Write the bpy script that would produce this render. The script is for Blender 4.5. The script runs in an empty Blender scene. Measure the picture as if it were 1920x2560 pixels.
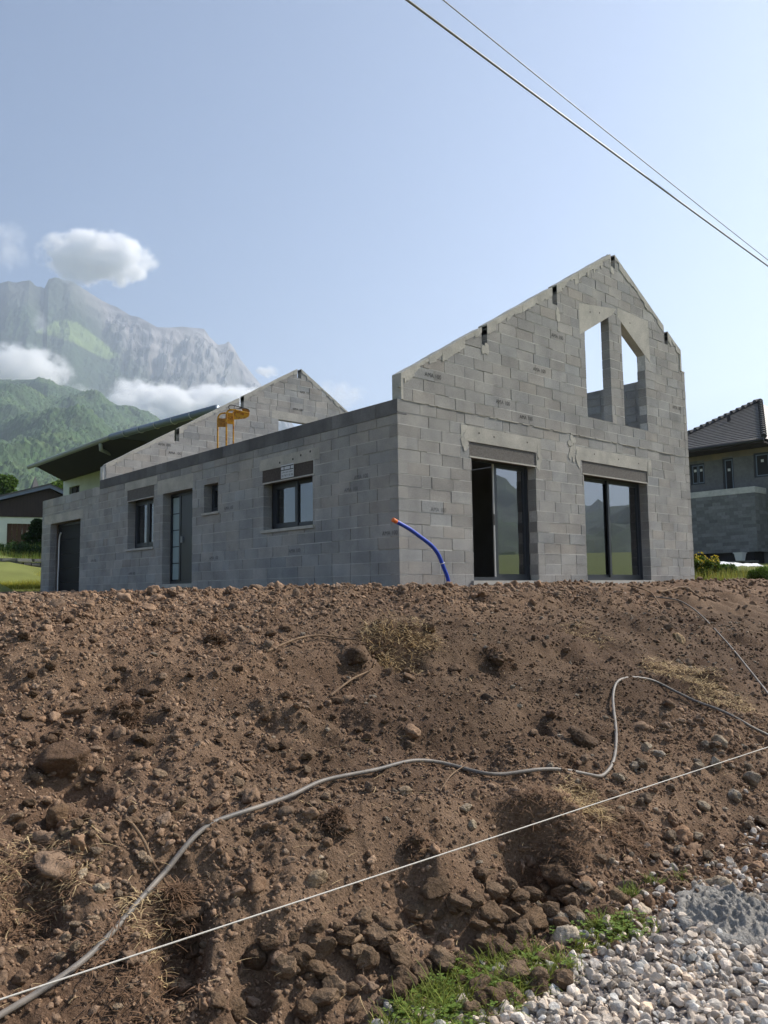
import bpy, math, random
import numpy as np
from mathutils import Vector, Matrix, noise as mnoise
random.seed(7); RNG = np.random.default_rng(11)
R = math.radians
SC = bpy.context.scene
COL = SC.collection

# ------------------------------------------------------------------ camera
# World axes: X along the front gable wall, Y along the long side wall, Z up; z = 0 is the door sill.
FPX = 1986.3; PITCH = 0.0976; ROLL = -0.0127; YAW = 0.8413
CAM = np.array([-8.483, -9.1385, -0.138])
_fw = np.array([math.cos(YAW), math.sin(YAW), 0.0]); _rt = np.array([math.sin(YAW), -math.cos(YAW), 0.0])
_f3 = _fw*math.cos(PITCH) + np.array([0, 0, math.sin(PITCH)])
_u3 = -_fw*math.sin(PITCH) + np.array([0, 0, math.cos(PITCH)])
_R3 = _rt*math.cos(ROLL) + _u3*math.sin(ROLL)
_U3 = -_rt*math.sin(ROLL) + _u3*math.cos(ROLL)
cam_d = bpy.data.cameras.new('camera'); cam_o = bpy.data.objects.new('camera', cam_d); COL.objects.link(cam_o)
cam_o.matrix_world = Matrix(((_R3[0], _U3[0], -_f3[0], CAM[0]), (_R3[1], _U3[1], -_f3[1], CAM[1]),
                             (_R3[2], _U3[2], -_f3[2], CAM[2]), (0, 0, 0, 1)))
cam_d.sensor_fit = 'HORIZONTAL'; cam_d.sensor_width = 36.0; cam_d.lens = 36.0*FPX/1920
cam_d.clip_start = 0.05; cam_d.clip_end = 40000
SC.camera = cam_o
# ------------------------------------------------------------------ sky, sun, exposure
SUN_AZ = R(-15); SUN_EL = R(41)
w = bpy.data.worlds.new('World'); SC.world = w; w.use_nodes = True
nt = w.node_tree; nt.nodes.clear()
wo = nt.nodes.new('ShaderNodeOutputWorld'); bg = nt.nodes.new('ShaderNodeBackground'); sky = nt.nodes.new('ShaderNodeTexSky')
sky.sky_type = 'NISHITA'; sky.sun_disc = False; sky.sun_elevation = SUN_EL; sky.sun_rotation = math.pi/2 - SUN_AZ
sky.altitude = 400; sky.air_density = 1.0; sky.dust_density = 0.5; sky.ozone_density = 3.6
bg.inputs['Strength'].default_value = 0.074
nt.links.new(sky.outputs[0], bg.inputs[0]); nt.links.new(bg.outputs[0], wo.inputs[0])
sd = bpy.data.lights.new('sun', 'SUN'); so = bpy.data.objects.new('sun', sd); COL.objects.link(so)
sd.energy = 5.0; sd.angle = R(0.53); sd.color = (1.0, 0.925, 0.82)
_sun = Vector((math.cos(SUN_EL)*math.cos(SUN_AZ), math.cos(SUN_EL)*math.sin(SUN_AZ), math.sin(SUN_EL)))
so.rotation_euler = _sun.to_track_quat('Z', 'Y').to_euler()
so.location = (20, -20, 40)
vs = SC.view_settings; vs.view_transform = 'Standard'; vs.look = 'None'; vs.exposure = 0.68; vs.gamma = 1.0
vs.use_curve_mapping = False
cy = SC.cycles
cy.max_bounces = 12; cy.diffuse_bounces = 3; cy.glossy_bounces = 3; cy.transmission_bounces = 4; cy.transparent_max_bounces = 16
cy.volume_bounces = 10; cy.caustics_reflective = False; cy.caustics_refractive = False
cy.use_denoising = True; cy.sample_clamp_indirect = 6; cy.volume_max_steps = 256

# ------------------------------------------------------------------ pixel helpers (photo pixels, 1920 x 2560)
def ray(px, py):
    v = _f3*FPX + _R3*(px-960) - _U3*(py-1280)
    return v/np.linalg.norm(v)
def on_front(px, py, Y=0.0):
    d = ray(px, py); t = (Y-CAM[1])/d[1]; return CAM + d*t
def on_left(px, py, X=0.0):
    d = ray(px, py); t = (X-CAM[0])/d[0]; return CAM + d*t
def at_dist(px, py, D):                      # D = horizontal distance
    d = ray(px, py); return CAM + d*(D/math.hypot(d[0], d[1]))
D2F = 1920/1659.0                            # pixel scale of the reading used for many positions

# ------------------------------------------------------------------ noise
def _h(ix, iy, s):
    n = (ix*374761393 + iy*668265263 + s*974634541) & 0xffffffff
    n = ((n ^ (n >> 13))*1274126177) & 0xffffffff
    return ((n ^ (n >> 16)) & 0xffff)/65535.0
def pn(x, y, s=0):
    x = np.asarray(x, float); y = np.asarray(y, float)
    xi = np.floor(x).astype(np.int64); yi = np.floor(y).astype(np.int64); fx = x-xi; fy = y-yi
    def g(a, b, dx, dy):
        t = _h(a, b, s)*2*np.pi; return np.cos(t)*dx + np.sin(t)*dy
    u = fx*fx*fx*(fx*(fx*6-15)+10); v = fy*fy*fy*(fy*(fy*6-15)+10)
    a = g(xi, yi, fx, fy); b = g(xi+1, yi, fx-1, fy); c = g(xi, yi+1, fx, fy-1); d = g(xi+1, yi+1, fx-1, fy-1)
    return (a+(b-a)*u) + ((c+(d-c)*u)-(a+(b-a)*u))*v
def fbm(x, y, o=4, s=0, g=0.5):
    r = 0; a = 1; f = 1
    for i in range(o):
        r = r + a*pn(x*f, y*f, s+i*17); a *= g; f *= 2.03
    return r
def ridged(x, y, o=4, s=0):
    r = 0; a = 1; f = 1
    for i in range(o):
        r = r + a*(1-2*np.abs(pn(x*f, y*f, s+i*13))); a *= 0.5; f *= 2.1
    return r
def worley(x, y, s=0):
    x = np.asarray(x, float); y = np.asarray(y, float)
    xi = np.floor(x).astype(np.int64); yi = np.floor(y).astype(np.int64); best = np.full(x.shape, 9.0); cid = np.zeros(x.shape)
    for i in (-1, 0, 1):
        for j in (-1, 0, 1):
            a = xi+i; b = yi+j
            dx = a+_h(a, b, s)-x; dy = b+_h(a, b, s+5)-y; d = dx*dx+dy*dy
            m = d < best; best = np.where(m, d, best); cid = np.where(m, _h(a, b, s+9), cid)
    return np.sqrt(best), cid
def sstep(a, b, x):
    t = np.clip((np.asarray(x, float)-a)/(b-a), 0, 1); return t*t*(3-2*t)

# ------------------------------------------------------------------ materials
MATS = {}
def mat(name, col=(.5, .5, .5), rough=.85, var=None, vscale=3.0, vdetail=5.0, bump=0.0, bscale=40.0, spec=0.3, metal=0.0,
        attr=None, col2=None, fine=None, fscale=60., transl=0.0, stretch=None, vlo=.35, vhi=.65):
    """Principled material: col mixed with col2 by noise, multiplied by attribute 'tint' when attr, plus fine speckle and bump."""
    m = bpy.data.materials.new(name); m.use_nodes = True; n = m.node_tree.nodes; L = m.node_tree.links; n.clear()
    out = n.new('ShaderNodeOutputMaterial'); p = n.new('ShaderNodeBsdfPrincipled'); L.new(p.outputs[0], out.inputs[0])
    p.inputs['Roughness'].default_value = rough; p.inputs['Specular IOR Level'].default_value = spec; p.inputs['Metallic'].default_value = metal
    geo = n.new('ShaderNodeNewGeometry'); pos = geo.outputs['Position']
    if stretch:
        mp = n.new('ShaderNodeMapping'); mp.inputs['Scale'].default_value = stretch; L.new(pos, mp.inputs['Vector']); pos = mp.outputs[0]
    def noise(sc, det, ro=.6):
        t = n.new('ShaderNodeTexNoise'); t.inputs['Scale'].default_value = sc; t.inputs['Detail'].default_value = det
        t.inputs['Roughness'].default_value = ro; L.new(pos, t.inputs['Vector']); return t
    cur = None
    if col2 is not None:
        t = noise(vscale, vdetail); r = n.new('ShaderNodeMapRange'); r.inputs[1].default_value = vlo; r.inputs[2].default_value = vhi
        L.new(t.outputs[0], r.inputs[0]); mx = n.new('ShaderNodeMix'); mx.data_type = 'RGBA'
        mx.inputs[6].default_value = (*col, 1); mx.inputs[7].default_value = (*col2, 1); L.new(r.outputs[0], mx.inputs[0]); cur = mx.outputs[2]
    def mult(fac_socket, cur):
        mx = n.new('ShaderNodeMix'); mx.data_type = 'RGBA'; mx.blend_type = 'MULTIPLY'; mx.inputs[0].default_value = 1
        if cur is None: mx.inputs[6].default_value = (*col, 1)
        else: L.new(cur, mx.inputs[6])
        L.new(fac_socket, mx.inputs[7]); return mx.outputs[2]
    if fine:
        t = noise(fscale, 3); r = n.new('ShaderNodeMapRange'); r.inputs[1].default_value = .3; r.inputs[2].default_value = .7
        r.inputs[3].default_value = 1-fine; r.inputs[4].default_value = 1+fine; L.new(t.outputs[0], r.inputs[0]); cur = mult(r.outputs[0], cur)
    if attr:
        a = n.new('ShaderNodeAttribute'); a.attribute_name = attr; cur = mult(a.outputs['Color'], cur)
    if cur is None: p.inputs['Base Color'].default_value = (*col, 1)
    else: L.new(cur, p.inputs['Base Color'])
    if bump:
        t = noise(bscale, 6, .65); b = n.new('ShaderNodeBump'); b.inputs['Strength'].default_value = bump; b.inputs['Distance'].default_value = .028
        L.new(t.outputs[0], b.inputs['Height']); L.new(b.outputs[0], p.inputs['Normal'])
    if transl:
        tr = n.new('ShaderNodeBsdfTranslucent'); ms = n.new('ShaderNodeMixShader'); ms.inputs[0].default_value = transl
        if cur is None: tr.inputs[0].default_value = (*col, 1)
        else: L.new(cur, tr.inputs[0])
        L.new(p.outputs[0], ms.inputs[1]); L.new(tr.outputs[0], ms.inputs[2]); L.new(ms.outputs[0], out.inputs[0])
    MATS[name] = m; return m
mat('block', (.375, .360, .338), .92, col2=(.265, .258, .247), vscale=1.7, fine=.17, fscale=55, bump=.55, bscale=90, attr='tint')
mat('mortar', (.62, .60, .56), .95, col2=(.45, .44, .41), vscale=2.6, fine=.15, fscale=40, bump=.5, bscale=60)
mat('concrete', (.52, .49, .43), .9, col2=(.37, .35, .31), vscale=2.2, fine=.10, fscale=30, bump=.4, bscale=35)
mat('beam_dark', (.20, .195, .19), .92, col2=(.12, .118, .118), vscale=1.5, fine=.14, fscale=45, bump=.4, bscale=60, attr='tint')
mat('wood_wool', (.115, .105, .095), .95, col2=(.22, .205, .19), vscale=60, vdetail=3, bump=1.0, bscale=80)
mat('wood_wool_brown', (.085, .068, .058), .95, col2=(.12, .10, .088), vscale=40, vdetail=3, bump=.8, bscale=80)
mat('anthracite', (.028, .033, .042), .38, spec=.5)
mat('sill', (.52, .495, .44), .8, col2=(.43, .41, .37), vscale=6, bump=.15, bscale=60)
mat('plaster_edge', (.62, .61, .58), .8)
mat('dark_inside', (.05, .05, .055), .8)
mat('screed', (.30, .29, .27), .9, col2=(.24, .23, .21), vscale=1.5)
mat('soil', (.112, .070, .044), .96, col2=(.195, .130, .085), vscale=2.0, vdetail=8, fine=.3, fscale=70, bump=.9, bscale=70, attr='tint', spec=.15)
mat('clod', (.152, .096, .061), .96, col2=(.25, .170, .114), vscale=5, fine=.22, fscale=90, bump=.7, bscale=110, attr='tint', spec=.15)
mat('stone', (.34, .285, .225), .88, col2=(.22, .18, .135), vscale=16, fine=.2, fscale=110, bump=.9, bscale=50, attr='tint')
mat('gravel', (.66, .575, .485), .9, col2=(.46, .395, .325), vscale=25, fine=.12, fscale=140, bump=.3, bscale=120, attr='tint')
mat('cement', (.33, .31, .28), .6, col2=(.20, .188, .17), vscale=9, fine=.15, fscale=60, bump=.8, bscale=50)
mat('pipe_grey', (.12, .11, .10), .55, col2=(.24, .205, .17), vscale=7, vdetail=6, spec=.4, fine=.1, fscale=90)
mat('cord', (.60, .56, .50), .7, fine=.2, fscale=400)
mat('cable', (.26, .26, .26), .4, spec=.5)
mat('blue_pipe', (.016, .062, .46), .42, spec=.45, fine=.08, fscale=30)
mat('orange_plastic', (.68, .16, .035), .5)
mat('white_plastic', (.72, .72, .70), .5)
mat('yellow_paint', (.56, .29, .02), .5, col2=(.30, .115, .025), vscale=14, vlo=.48, vhi=.62, bump=.2, bscale=60)
mat('rust', (.20, .085, .03), .8, col2=(.42, .21, .03), vscale=18, bump=.3, bscale=60)
mat('dark_metal', (.06, .05, .045), .5, metal=.3)
mat('root', (.26, .175, .105), .9, col2=(.15, .095, .06), vscale=9, bump=.4, bscale=80)
mat('straw', (.56, .42, .23), .9, attr='tint', transl=.25)
mat('rootlet', (.17, .10, .058), .95, attr='tint')
mat('grass', (.19, .23, .045), .7, attr='tint', transl=.35)
mat('leaf', (.055, .10, .022), .65, attr='tint', transl=.35)
mat('flower_yellow', (.55, .42, .03), .7, transl=.3)
mat('bark', (.11, .085, .062), .95, bump=.6, bscale=20)
mat('lawn', (.15, .20, .045), .95, col2=(.22, .25, .07), vscale=1.2, fine=.25, fscale=9)
mat('terrain', (.12, .15, .035), .97, col2=(.17, .175, .05), vscale=.05, fine=.2, fscale=.6)
mat('road', (.30, .28, .25), .95, col2=(.24, .225, .20), vscale=2, fine=.2, fscale=50, bump=.5, bscale=60)
mat('render_white', (.62, .66, .60), .9, col2=(.56, .60, .55), vscale=1.5, bump=.15, bscale=50)
mat('brown_wood', (.052, .038, .036), .85, col2=(.035, .027, .027), vscale=2.5, stretch=(6, 6, .4), bump=.3, bscale=10)
mat('door_wood', (.085, .046, .030), .8, col2=(.06, .034, .024), vscale=3, stretch=(8, 8, .4))
mat('soffit', (.050, .043, .038), .9, col2=(.036, .031, .028), vscale=2, stretch=(1, 5, 1))
mat('soffit_navy', (.035, .040, .060), .7)
mat('zinc', (.16, .20, .25), .42, metal=.35)
mat('gutter_grey', (.30, .32, .30), .6)
mat('sheet_metal', (.42, .44, .44), .45, metal=.3)
mat('fascia_blue', (.16, .19, .26), .6)
mat('slate', (.10, .095, .10), .6)
mat('tile', (.115, .105, .10), .55, col2=(.16, .145, .135), vscale=3, spec=.6)
mat('tile_dark', (.035, .034, .037), .5)
mat('far_block', (.19, .19, .19), .95, col2=(.145, .146, .15), vscale=2.0, fine=.12, fscale=6)
mat('far_block_brown', (.27, .215, .15), .95, col2=(.19, .165, .135), vscale=1.2)
mat('bitumen', (.018, .018, .02), .7)
mat('print_ink', (.028, .028, .032), .9)
mat('paper', (.62, .63, .64), .7)
mat('dry_stone', (.10, .10, .095), .9, attr='tint', bump=.5, bscale=20)
mat('rockface', (.33, .31, .30), .95, attr='tint', fine=.22, fscale=.02)
mat('forest', (.045, .078, .028), .95, attr='tint', fine=.35, fscale=.12)
mat('wood_yellow', (.62, .36, .07), .7)
def glass_mat():
    m = bpy.data.materials.new('glass'); m.use_nodes = True; n = m.node_tree.nodes; L = m.node_tree.links; n.clear()
    out = n.new('ShaderNodeOutputMaterial'); tr = n.new('ShaderNodeBsdfTransparent'); gl = n.new('ShaderNodeBsdfGlossy'); mx = n.new('ShaderNodeMixShader')
    fr = n.new('ShaderNodeFresnel'); fr.inputs[0].default_value = 3.0; gl.inputs['Roughness'].default_value = .004
    tr.inputs[0].default_value = (.74, .79, .77, 1); gl.inputs[0].default_value = (.95, .97, 1, 1)
    L.new(fr.outputs[0], mx.inputs[0]); L.new(tr.outputs[0], mx.inputs[1]); L.new(gl.outputs[0], mx.inputs[2]); L.new(mx.outputs[0], out.inputs[0])
    MATS['glass'] = m
glass_mat()

# ------------------------------------------------------------------ object helpers
def tag(o, label=None, cat=None, group=None, kind=None):
    if label: o['label'] = label
    if cat: o['category'] = cat
    if group: o['group'] = group
    if kind: o['kind'] = kind
    return o
def empty(name, loc=(0, 0, 0), parent=None):
    o = bpy.data.objects.new(name, None); o.location = loc; o.empty_display_size = .2; COL.objects.link(o)
    if parent: o.parent = parent
    return o
def wcoord(parent):                           # world offset of an (unrotated) parent chain
    v = Vector((0, 0, 0))
    while parent is not None: v += Vector(parent.location); parent = parent.parent
    return v
class MB:
    """collects shapes given in world coordinates; build() links them as one mesh object"""
    def __init__(s): s.v = []; s.f = []; s.t = []
    def add(s, vs_, fs_, tint=1.0):
        o = len(s.v); s.v += [tuple(map(float, p)) for p in vs_]; s.f += [tuple(i+o for i in f) for f in fs_]; s.t += [tint]*len(vs_); return s
    def box(s, a, b, tint=1.0):
        x0, y0, z0 = [min(p, q) for p, q in zip(a, b)]; x1, y1, z1 = [max(p, q) for p, q in zip(a, b)]
        return s.add([(x0, y0, z0), (x1, y0, z0), (x1, y1, z0), (x0, y1, z0), (x0, y0, z1), (x1, y0, z1), (x1, y1, z1), (x0, y1, z1)],
                     [(3, 2, 1, 0), (4, 5, 6, 7), (0, 1, 5, 4), (1, 2, 6, 5), (2, 3, 7, 6), (3, 0, 4, 7)], tint)
    def prism(s, loop0, loop1, tint=1.0):      # two matching loops of 3-D points; loop0 wound CCW seen from outside
        n = len(loop0); f = [tuple(range(n)), tuple(range(2*n-1, n-1, -1))]
        for i in range(n): j = (i+1) % n; f.append((j, i, n+i, n+j))
        return s.add(list(loop0)+list(loop1), f, tint)
    def tube(s, pts, rad, seg=8, tint=1.0, cap=True):
        P = [Vector(p) for p in pts]; n = len(P); rads = rad if hasattr(rad, '__len__') else [rad]*n
        up = None; V = []; F = []
        for i in range(n):
            t = (P[min(i+1, n-1)]-P[max(i-1, 0)]).normalized()
            if up is None: up = t.orthogonal().normalized()
            up = (up - t*up.dot(t)); up = up.normalized() if up.length > 1e-6 else t.orthogonal().normalized()
            b = t.cross(up)
            for k in range(seg):
                a = 2*math.pi*k/seg; V.append(P[i]+(up*math.cos(a)+b*math.sin(a))*rads[i])
        for i in range(n-1):
            for k in range(seg):
                k2 = (k+1) % seg; F.append((i*seg+k, i*seg+k2, (i+1)*seg+k2, (i+1)*seg+k))
        if cap: F.append(tuple(range(seg-1, -1, -1))); F.append(tuple((n-1)*seg+k for k in range(seg)))
        return s.add(V, F, tint)
    def build(s, name, material, parent=None, smooth=False, label=None, cat=None, group=None, kind=None):
        off = wcoord(parent)
        base = off
        if parent is None and s.v and kind != 'structure':
            a = np.array(s.v); base = Vector(((a[:, 0].min()+a[:, 0].max())/2, (a[:, 1].min()+a[:, 1].max())/2, a[:, 2].min()))
        me = bpy.data.meshes.new(name)
        me.from_pydata([(p[0]-base.x, p[1]-base.y, p[2]-base.z) for p in s.v], [], s.f)
        at = me.attributes.new('tint', 'FLOAT_COLOR', 'POINT')
        T = np.array([(t, t, t) if np.isscalar(t) else t for t in s.t], float).reshape(-1, 3)
        at.data.foreach_set('color', np.concatenate([T, np.ones((len(T), 1))], 1).ravel())
        if smooth: me.polygons.foreach_set('use_smooth', [True]*len(me.polygons))
        me.materials.append(MATS[material]); o = bpy.data.objects.new(name, me); COL.objects.link(o)
        if parent: o.parent = parent
        else: o.location = base if kind != 'structure' else (0, 0, 0)
        if parent is None and kind == 'structure': pass
        return tag(o, label, cat, group, kind)
def np_mesh(name, V, F, material, tint=None, parent=None, smooth=False, label=None, cat=None, group=None, kind=None):
    V = np.asarray(V, np.float32); F = np.asarray(F, np.int32); me = bpy.data.meshes.new(name)
    k = F.shape[1]
    me.vertices.add(len(V)); me.vertices.foreach_set('co', V.ravel())
    me.loops.add(F.size); me.loops.foreach_set('vertex_index', F.ravel())
    me.polygons.add(len(F)); me.polygons.foreach_set('loop_start', np.arange(0, F.size, k, dtype=np.int32))
    me.polygons.foreach_set('use_smooth', np.full(len(F), smooth))
    me.update(calc_edges=True); me.validate()
    at = me.attributes.new('tint', 'FLOAT_COLOR', 'POINT')
    T = np.ones((len(V), 4), np.float32)
    if tint is not None:
        tint = np.asarray(tint, np.float32); T[:, :3] = tint[:, None] if tint.ndim == 1 else tint
    at.data.foreach_set('color', T.ravel())
    me.materials.append(MATS[material]); o = bpy.data.objects.new(name, me); COL.objects.link(o)
    if parent: o.parent = parent
    return tag(o, label, cat, group, kind)

# wall frames: s along the wall, z up, d = depth inwards from the outer face
class WF:
    def __init__(s, o, sd_, nin, flip): s.o = np.array(o, float); s.s = np.array(sd_, float); s.n = np.array(nin, float); s.flip = flip
    def P(s, a, z, d): return s.o + s.s*a + s.n*d + np.array([0, 0, z])
    def prism(s, mb, poly, d0, d1, tint=1.0):
        if s.flip: poly = poly[::-1]
        mb.prism([s.P(a, z, d0) for a, z in poly], [s.P(a, z, d1) for a, z in poly], tint)
    def box(s, mb, s0, s1, z0, z1, d0, d1, tint=1.0): s.prism(mb, [(s0, z0), (s1, z0), (s1, z1), (s0, z1)], d0, d1, tint)
FRONT = WF((0, 0, 0), (1, 0, 0), (0, 1, 0), False)
LEFT = WF((0, 0, 0), (0, 1, 0), (1, 0, 0), True)
def clip(poly, nx, nz, c):                    # keep nx*s + nz*z <= c
    out = []
    for i in range(len(poly)):
        a = poly[i]; b = poly[(i+1) % len(poly)]; da = nx*a[0]+nz*a[1]-c; db = nx*b[0]+nz*b[1]-c
        if da <= 0: out.append(a)
        if (da < 0 < db) or (db < 0 < da):
            t = da/(da-db); out.append((a[0]+(b[0]-a[0])*t, a[1]+(b[1]-a[1])*t))
    return out
def area(p): return .5*abs(sum(p[i][0]*p[(i+1) % len(p)][1]-p[(i+1) % len(p)][0]*p[i][1] for i in range(len(p)))) if len(p) > 2 else 0
def subtract(polys, hole):                    # hole: convex, CCW
    res = []
    for p in polys:
        cur = p
        if max(q[0] for q in p) <= min(q[0] for q in hole) or min(q[0] for q in p) >= max(q[0] for q in hole) or \
           max(q[1] for q in p) <= min(q[1] for q in hole) or min(q[1] for q in p) >= max(q[1] for q in hole):
            res.append(p); continue
        for i in range(len(hole)):
            a = hole[i]; b = hole[(i+1) % len(hole)]; nx, nz = (b[1]-a[1]), -(b[0]-a[0]); c = nx*a[0]+nz*a[1]   # outside: n.x > c
            out = clip(cur, -nx, -nz, -c)
            if area(out) > 4e-4: res.append(out)
            cur = clip(cur, nx, nz, c)
            if area(cur) < 1e-6: break
    return res
def grow(h, e):
    out = []; n = len(h)
    for i in range(n):
        L = []
        for a, b in ((h[i-1], h[i]), (h[i], h[(i+1) % n])):
            dx, dz = b[0]-a[0], b[1]-a[1]; l_ = math.hypot(dx, dz); nx, nz = dz/l_, -dx/l_; L.append((nx, nz, nx*a[0]+nz*a[1]+e))
        (a1, b1, c1), (a2, b2, c2) = L; det = a1*b2-a2*b1; out.append(((c1*b2-c2*b1)/det, (a1*c2-a2*c1)/det))
    return out
def rect(a, b, c, d): return [(a, c), (b, c), (b, d), (a, d)]

# ================================================================== THE GROUND
TOE = -6.7; CREST = -1.6
def plateau(X): return np.interp(X, [-9, -4, 0, 4, 9, 15], [-.23, -.185, -.135, -.125, -.075, -.05])
def G(X, Y):
    """smooth height of the ground"""
    X = np.asarray(X, float); Y = np.asarray(Y, float)
    p = 1.75 - .5*sstep(-4, 4, X)
    t = np.clip((Y-TOE)/(CREST-TOE), 0, 1)
    z = -1.74 + (plateau(X)+1.74)*(1-(1-t)**p)
    z = z + .10*sstep(.0, .10, t)*(1-sstep(.1, .3, t))
    back = np.interp(Y, [15, 17, 20.3, 21.0, 32, 48, 110, 400], [0, .23, .80, 1.15, 2.2, 3.2, 5, 9])*(1-sstep(6, 14, X)) \
        + np.interp(Y, [0, 12, 40, 110, 400], [0, .35, 1.2, 3, 8])*sstep(6, 14, X)
    z = z + back + .022*np.clip(X-12, 0, 40)*sstep(-4, 4, Y)
    return z
def pix_ground(px, py):
    d = ray(px, py); t = np.linspace(1.5, 45, 3000); P = CAM + d*t[:, None]
    dz = P[:, 2]-G(P[:, 0], P[:, 1]); k = np.argmax(dz < 0)
    if dz[k] >= 0: return P[-1]
    a = t[k-1]+(t[k]-t[k-1])*dz[k-1]/(dz[k-1]-dz[k]); return CAM+d*a
def gd(x, y): return pix_ground(x*D2F, y*D2F)      # from the 1659-wide reading
# gravel area at the foot of the bank (outline read from the photo, laid on the ground)
GRAV = np.array([gd(*p)[:2] for p in ((860, 2212), (1010, 2140), (1180, 2085), (1240, 2050), (1330, 2035), (1420, 2000), (1450, 1985), (1560, 1945), (1659, 1895))])
def gravel_mask(X, Y):
    """1 on gravel, 0 on soil; the edge runs along GRAV and on towards the road"""
    gx = GRAV[:, 0]; gy = GRAV[:, 1]; o = np.argsort(gx)
    edge = np.interp(X, gx[o], gy[o])
    edge = np.where(X < gx.min(), gy[o][0]-(gx.min()-X)*1.1, edge)
    n = .30*fbm(X*1.9, Y*1.9, 4, 91)
    return sstep(.16, -.16, Y-edge+n)
DENTS = []
for _x, _y, _rx, _ry, _d in ((850, 1428, 72, 17, -.20), (850, 1392, 85, 11, .10), (1160, 1862, 80, 30, -.30), (1215, 1900, 55, 28, .12), (1190, 1790, 110, 14, .10), (1050, 1438, 34, 14, -.12), (1165, 1575, 26, 20, -.14),
        (1225, 1412, 34, 12, -.10), (1130, 1478, 40, 10, -.10), (385, 2010, 50, 40, -.20), (545, 2100, 38, 34, -.14), (1240, 1660, 45, 16, -.10), (1250, 1705, 60, 12, .06), (470, 1400, 30, 8, -.07), (780, 1445, 30, 14, .10), (300, 1560, 40, 14, -.10),
        (180, 1690, 60, 16, -.10), (150, 1640, 60, 16, .08), (640, 1560, 90, 16, .08), (700, 1610, 80, 16, -.08), (930, 1905, 50, 26, .10), (1010, 1960, 60, 30, .10), (1420, 1560, 70, 16, .09), (1450, 1480, 90, 10, .06), (60, 1950, 60, 30, -.12)):
    _p = gd(_x, _y); _s = D2F*np.linalg.norm(_p-CAM)/FPX; DENTS.append((_p[0], _p[1], _rx*_s, _ry*_s*2.4, _d))
def dents(X, Y):
    z = 0
    for x0, y0, ra, rb, d in DENTS:
        u = ((X-x0)*_rt[0]+(Y-y0)*_rt[1])/ra; v = ((X-x0)*_fw[0]+(Y-y0)*_fw[1])/rb; q = u*u+v*v; z = z+d*np.exp(-q*q)
    return z
def zones(X, Y):
    """(smooth scraped earth 0..1, brightness): crumbly dry crust on the left and at the crest, fine dark earth in the middle of the bank"""
    t = np.clip((Y-TOE)/(CREST-TOE), 0, 1); lat = (X-CAM[0])*_rt[0]+(Y-CAM[1])*_rt[1]; n = fbm(X*.7, Y*.7, 3, 131)
    sm = sstep(.10, .24, t+.10*n)*(1-sstep(.60, .80, t+.12*n))*sstep(-1.3, -.1, lat+.9*n-.25)
    br = 1.22-.42*sm+.10*n; br = br+.12*sstep(-.6, -2.2, lat)
    return sm, br
def lumps(X, Y):
    """medium and small relief of the dug soil"""
    soil = 1-gravel_mask(X, Y)
    t = np.clip((Y-TOE)/(CREST-TOE), 0, 1)
    bank = sstep(.02, .2, t)
    flat = sstep(CREST-1.0, CREST+1.2, Y)
    a = .085*fbm(X*.75, Y*.75, 3, 3)*(1-.65*flat)
    b = .050*fbm(X*2.6, Y*2.6, 3, 21)*(1-.45*flat)
    w1, _ = worley(X*5.2+.3*pn(X*3, Y*3, 5), Y*5.2, 31)
    w2, _ = worley(X*12, Y*12, 37)
    m = sstep(-.25, .25, fbm(X*.9, Y*.9, 2, 77))
    sm, _ = zones(X, Y); c = (.062*(.5-w1)*m + .028*(.5-w2))*(1-.65*sm)
    d = .027*fbm(X*14, Y*14, 3, 41)
    led = .09*sstep(.05, .30, fbm(X*.55+3, Y*1.1, 2, 55))*bank*(1-flat)
    gul = .07*pn(X*2.3, Y*.55, 61)*bank*sstep(0, 4, X)*(1-flat)
    sh = soil*(a+b+c+d+led+gul+dents(X, Y)) + (1-soil)*.012*fbm(X*7, Y*7, 3, 71)
    near_house = sstep(-.9, -.1, Y)*sstep(-1.1, -.2, X)
    return sh*(1-.8*near_house)
def GF(X, Y): return G(X, Y)+lumps(X, Y)
def gpt(px, py, up=0.0, fn=None):               # 1659-wide reading -> point on the rough ground
    d = ray(px*D2F, py*D2F); p = gd(px, py); t0 = np.linalg.norm(p-CAM); t = np.linspace(max(1.2, t0*.72), t0*1.35, 160); P = CAM+d*t[:, None]
    dz = P[:, 2]-(fn or GF)(P[:, 0], P[:, 1]); k = max(1, int(np.argmax(dz < 0)))
    if dz[k] >= 0: return np.array([p[0], p[1], float(GF(p[0], p[1]))+up])
    a = t[k-1]+(t[k]-t[k-1])*dz[k-1]/(dz[k-1]-dz[k]); q = CAM+d*a; return np.array([q[0], q[1], q[2]+up])
def soft(X, Y):
    """ground as a stiff pipe feels it: the relief averaged over half a metre"""
    r = 0
    for a, b in ((0, 0), (.22, 0), (-.22, 0), (0, .22), (0, -.22), (.15, .15), (-.15, .15), (.15, -.15), (-.15, -.15)): r = r+lumps(X+a, Y+b)
    return G(X, Y)+r/9+.016

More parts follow.
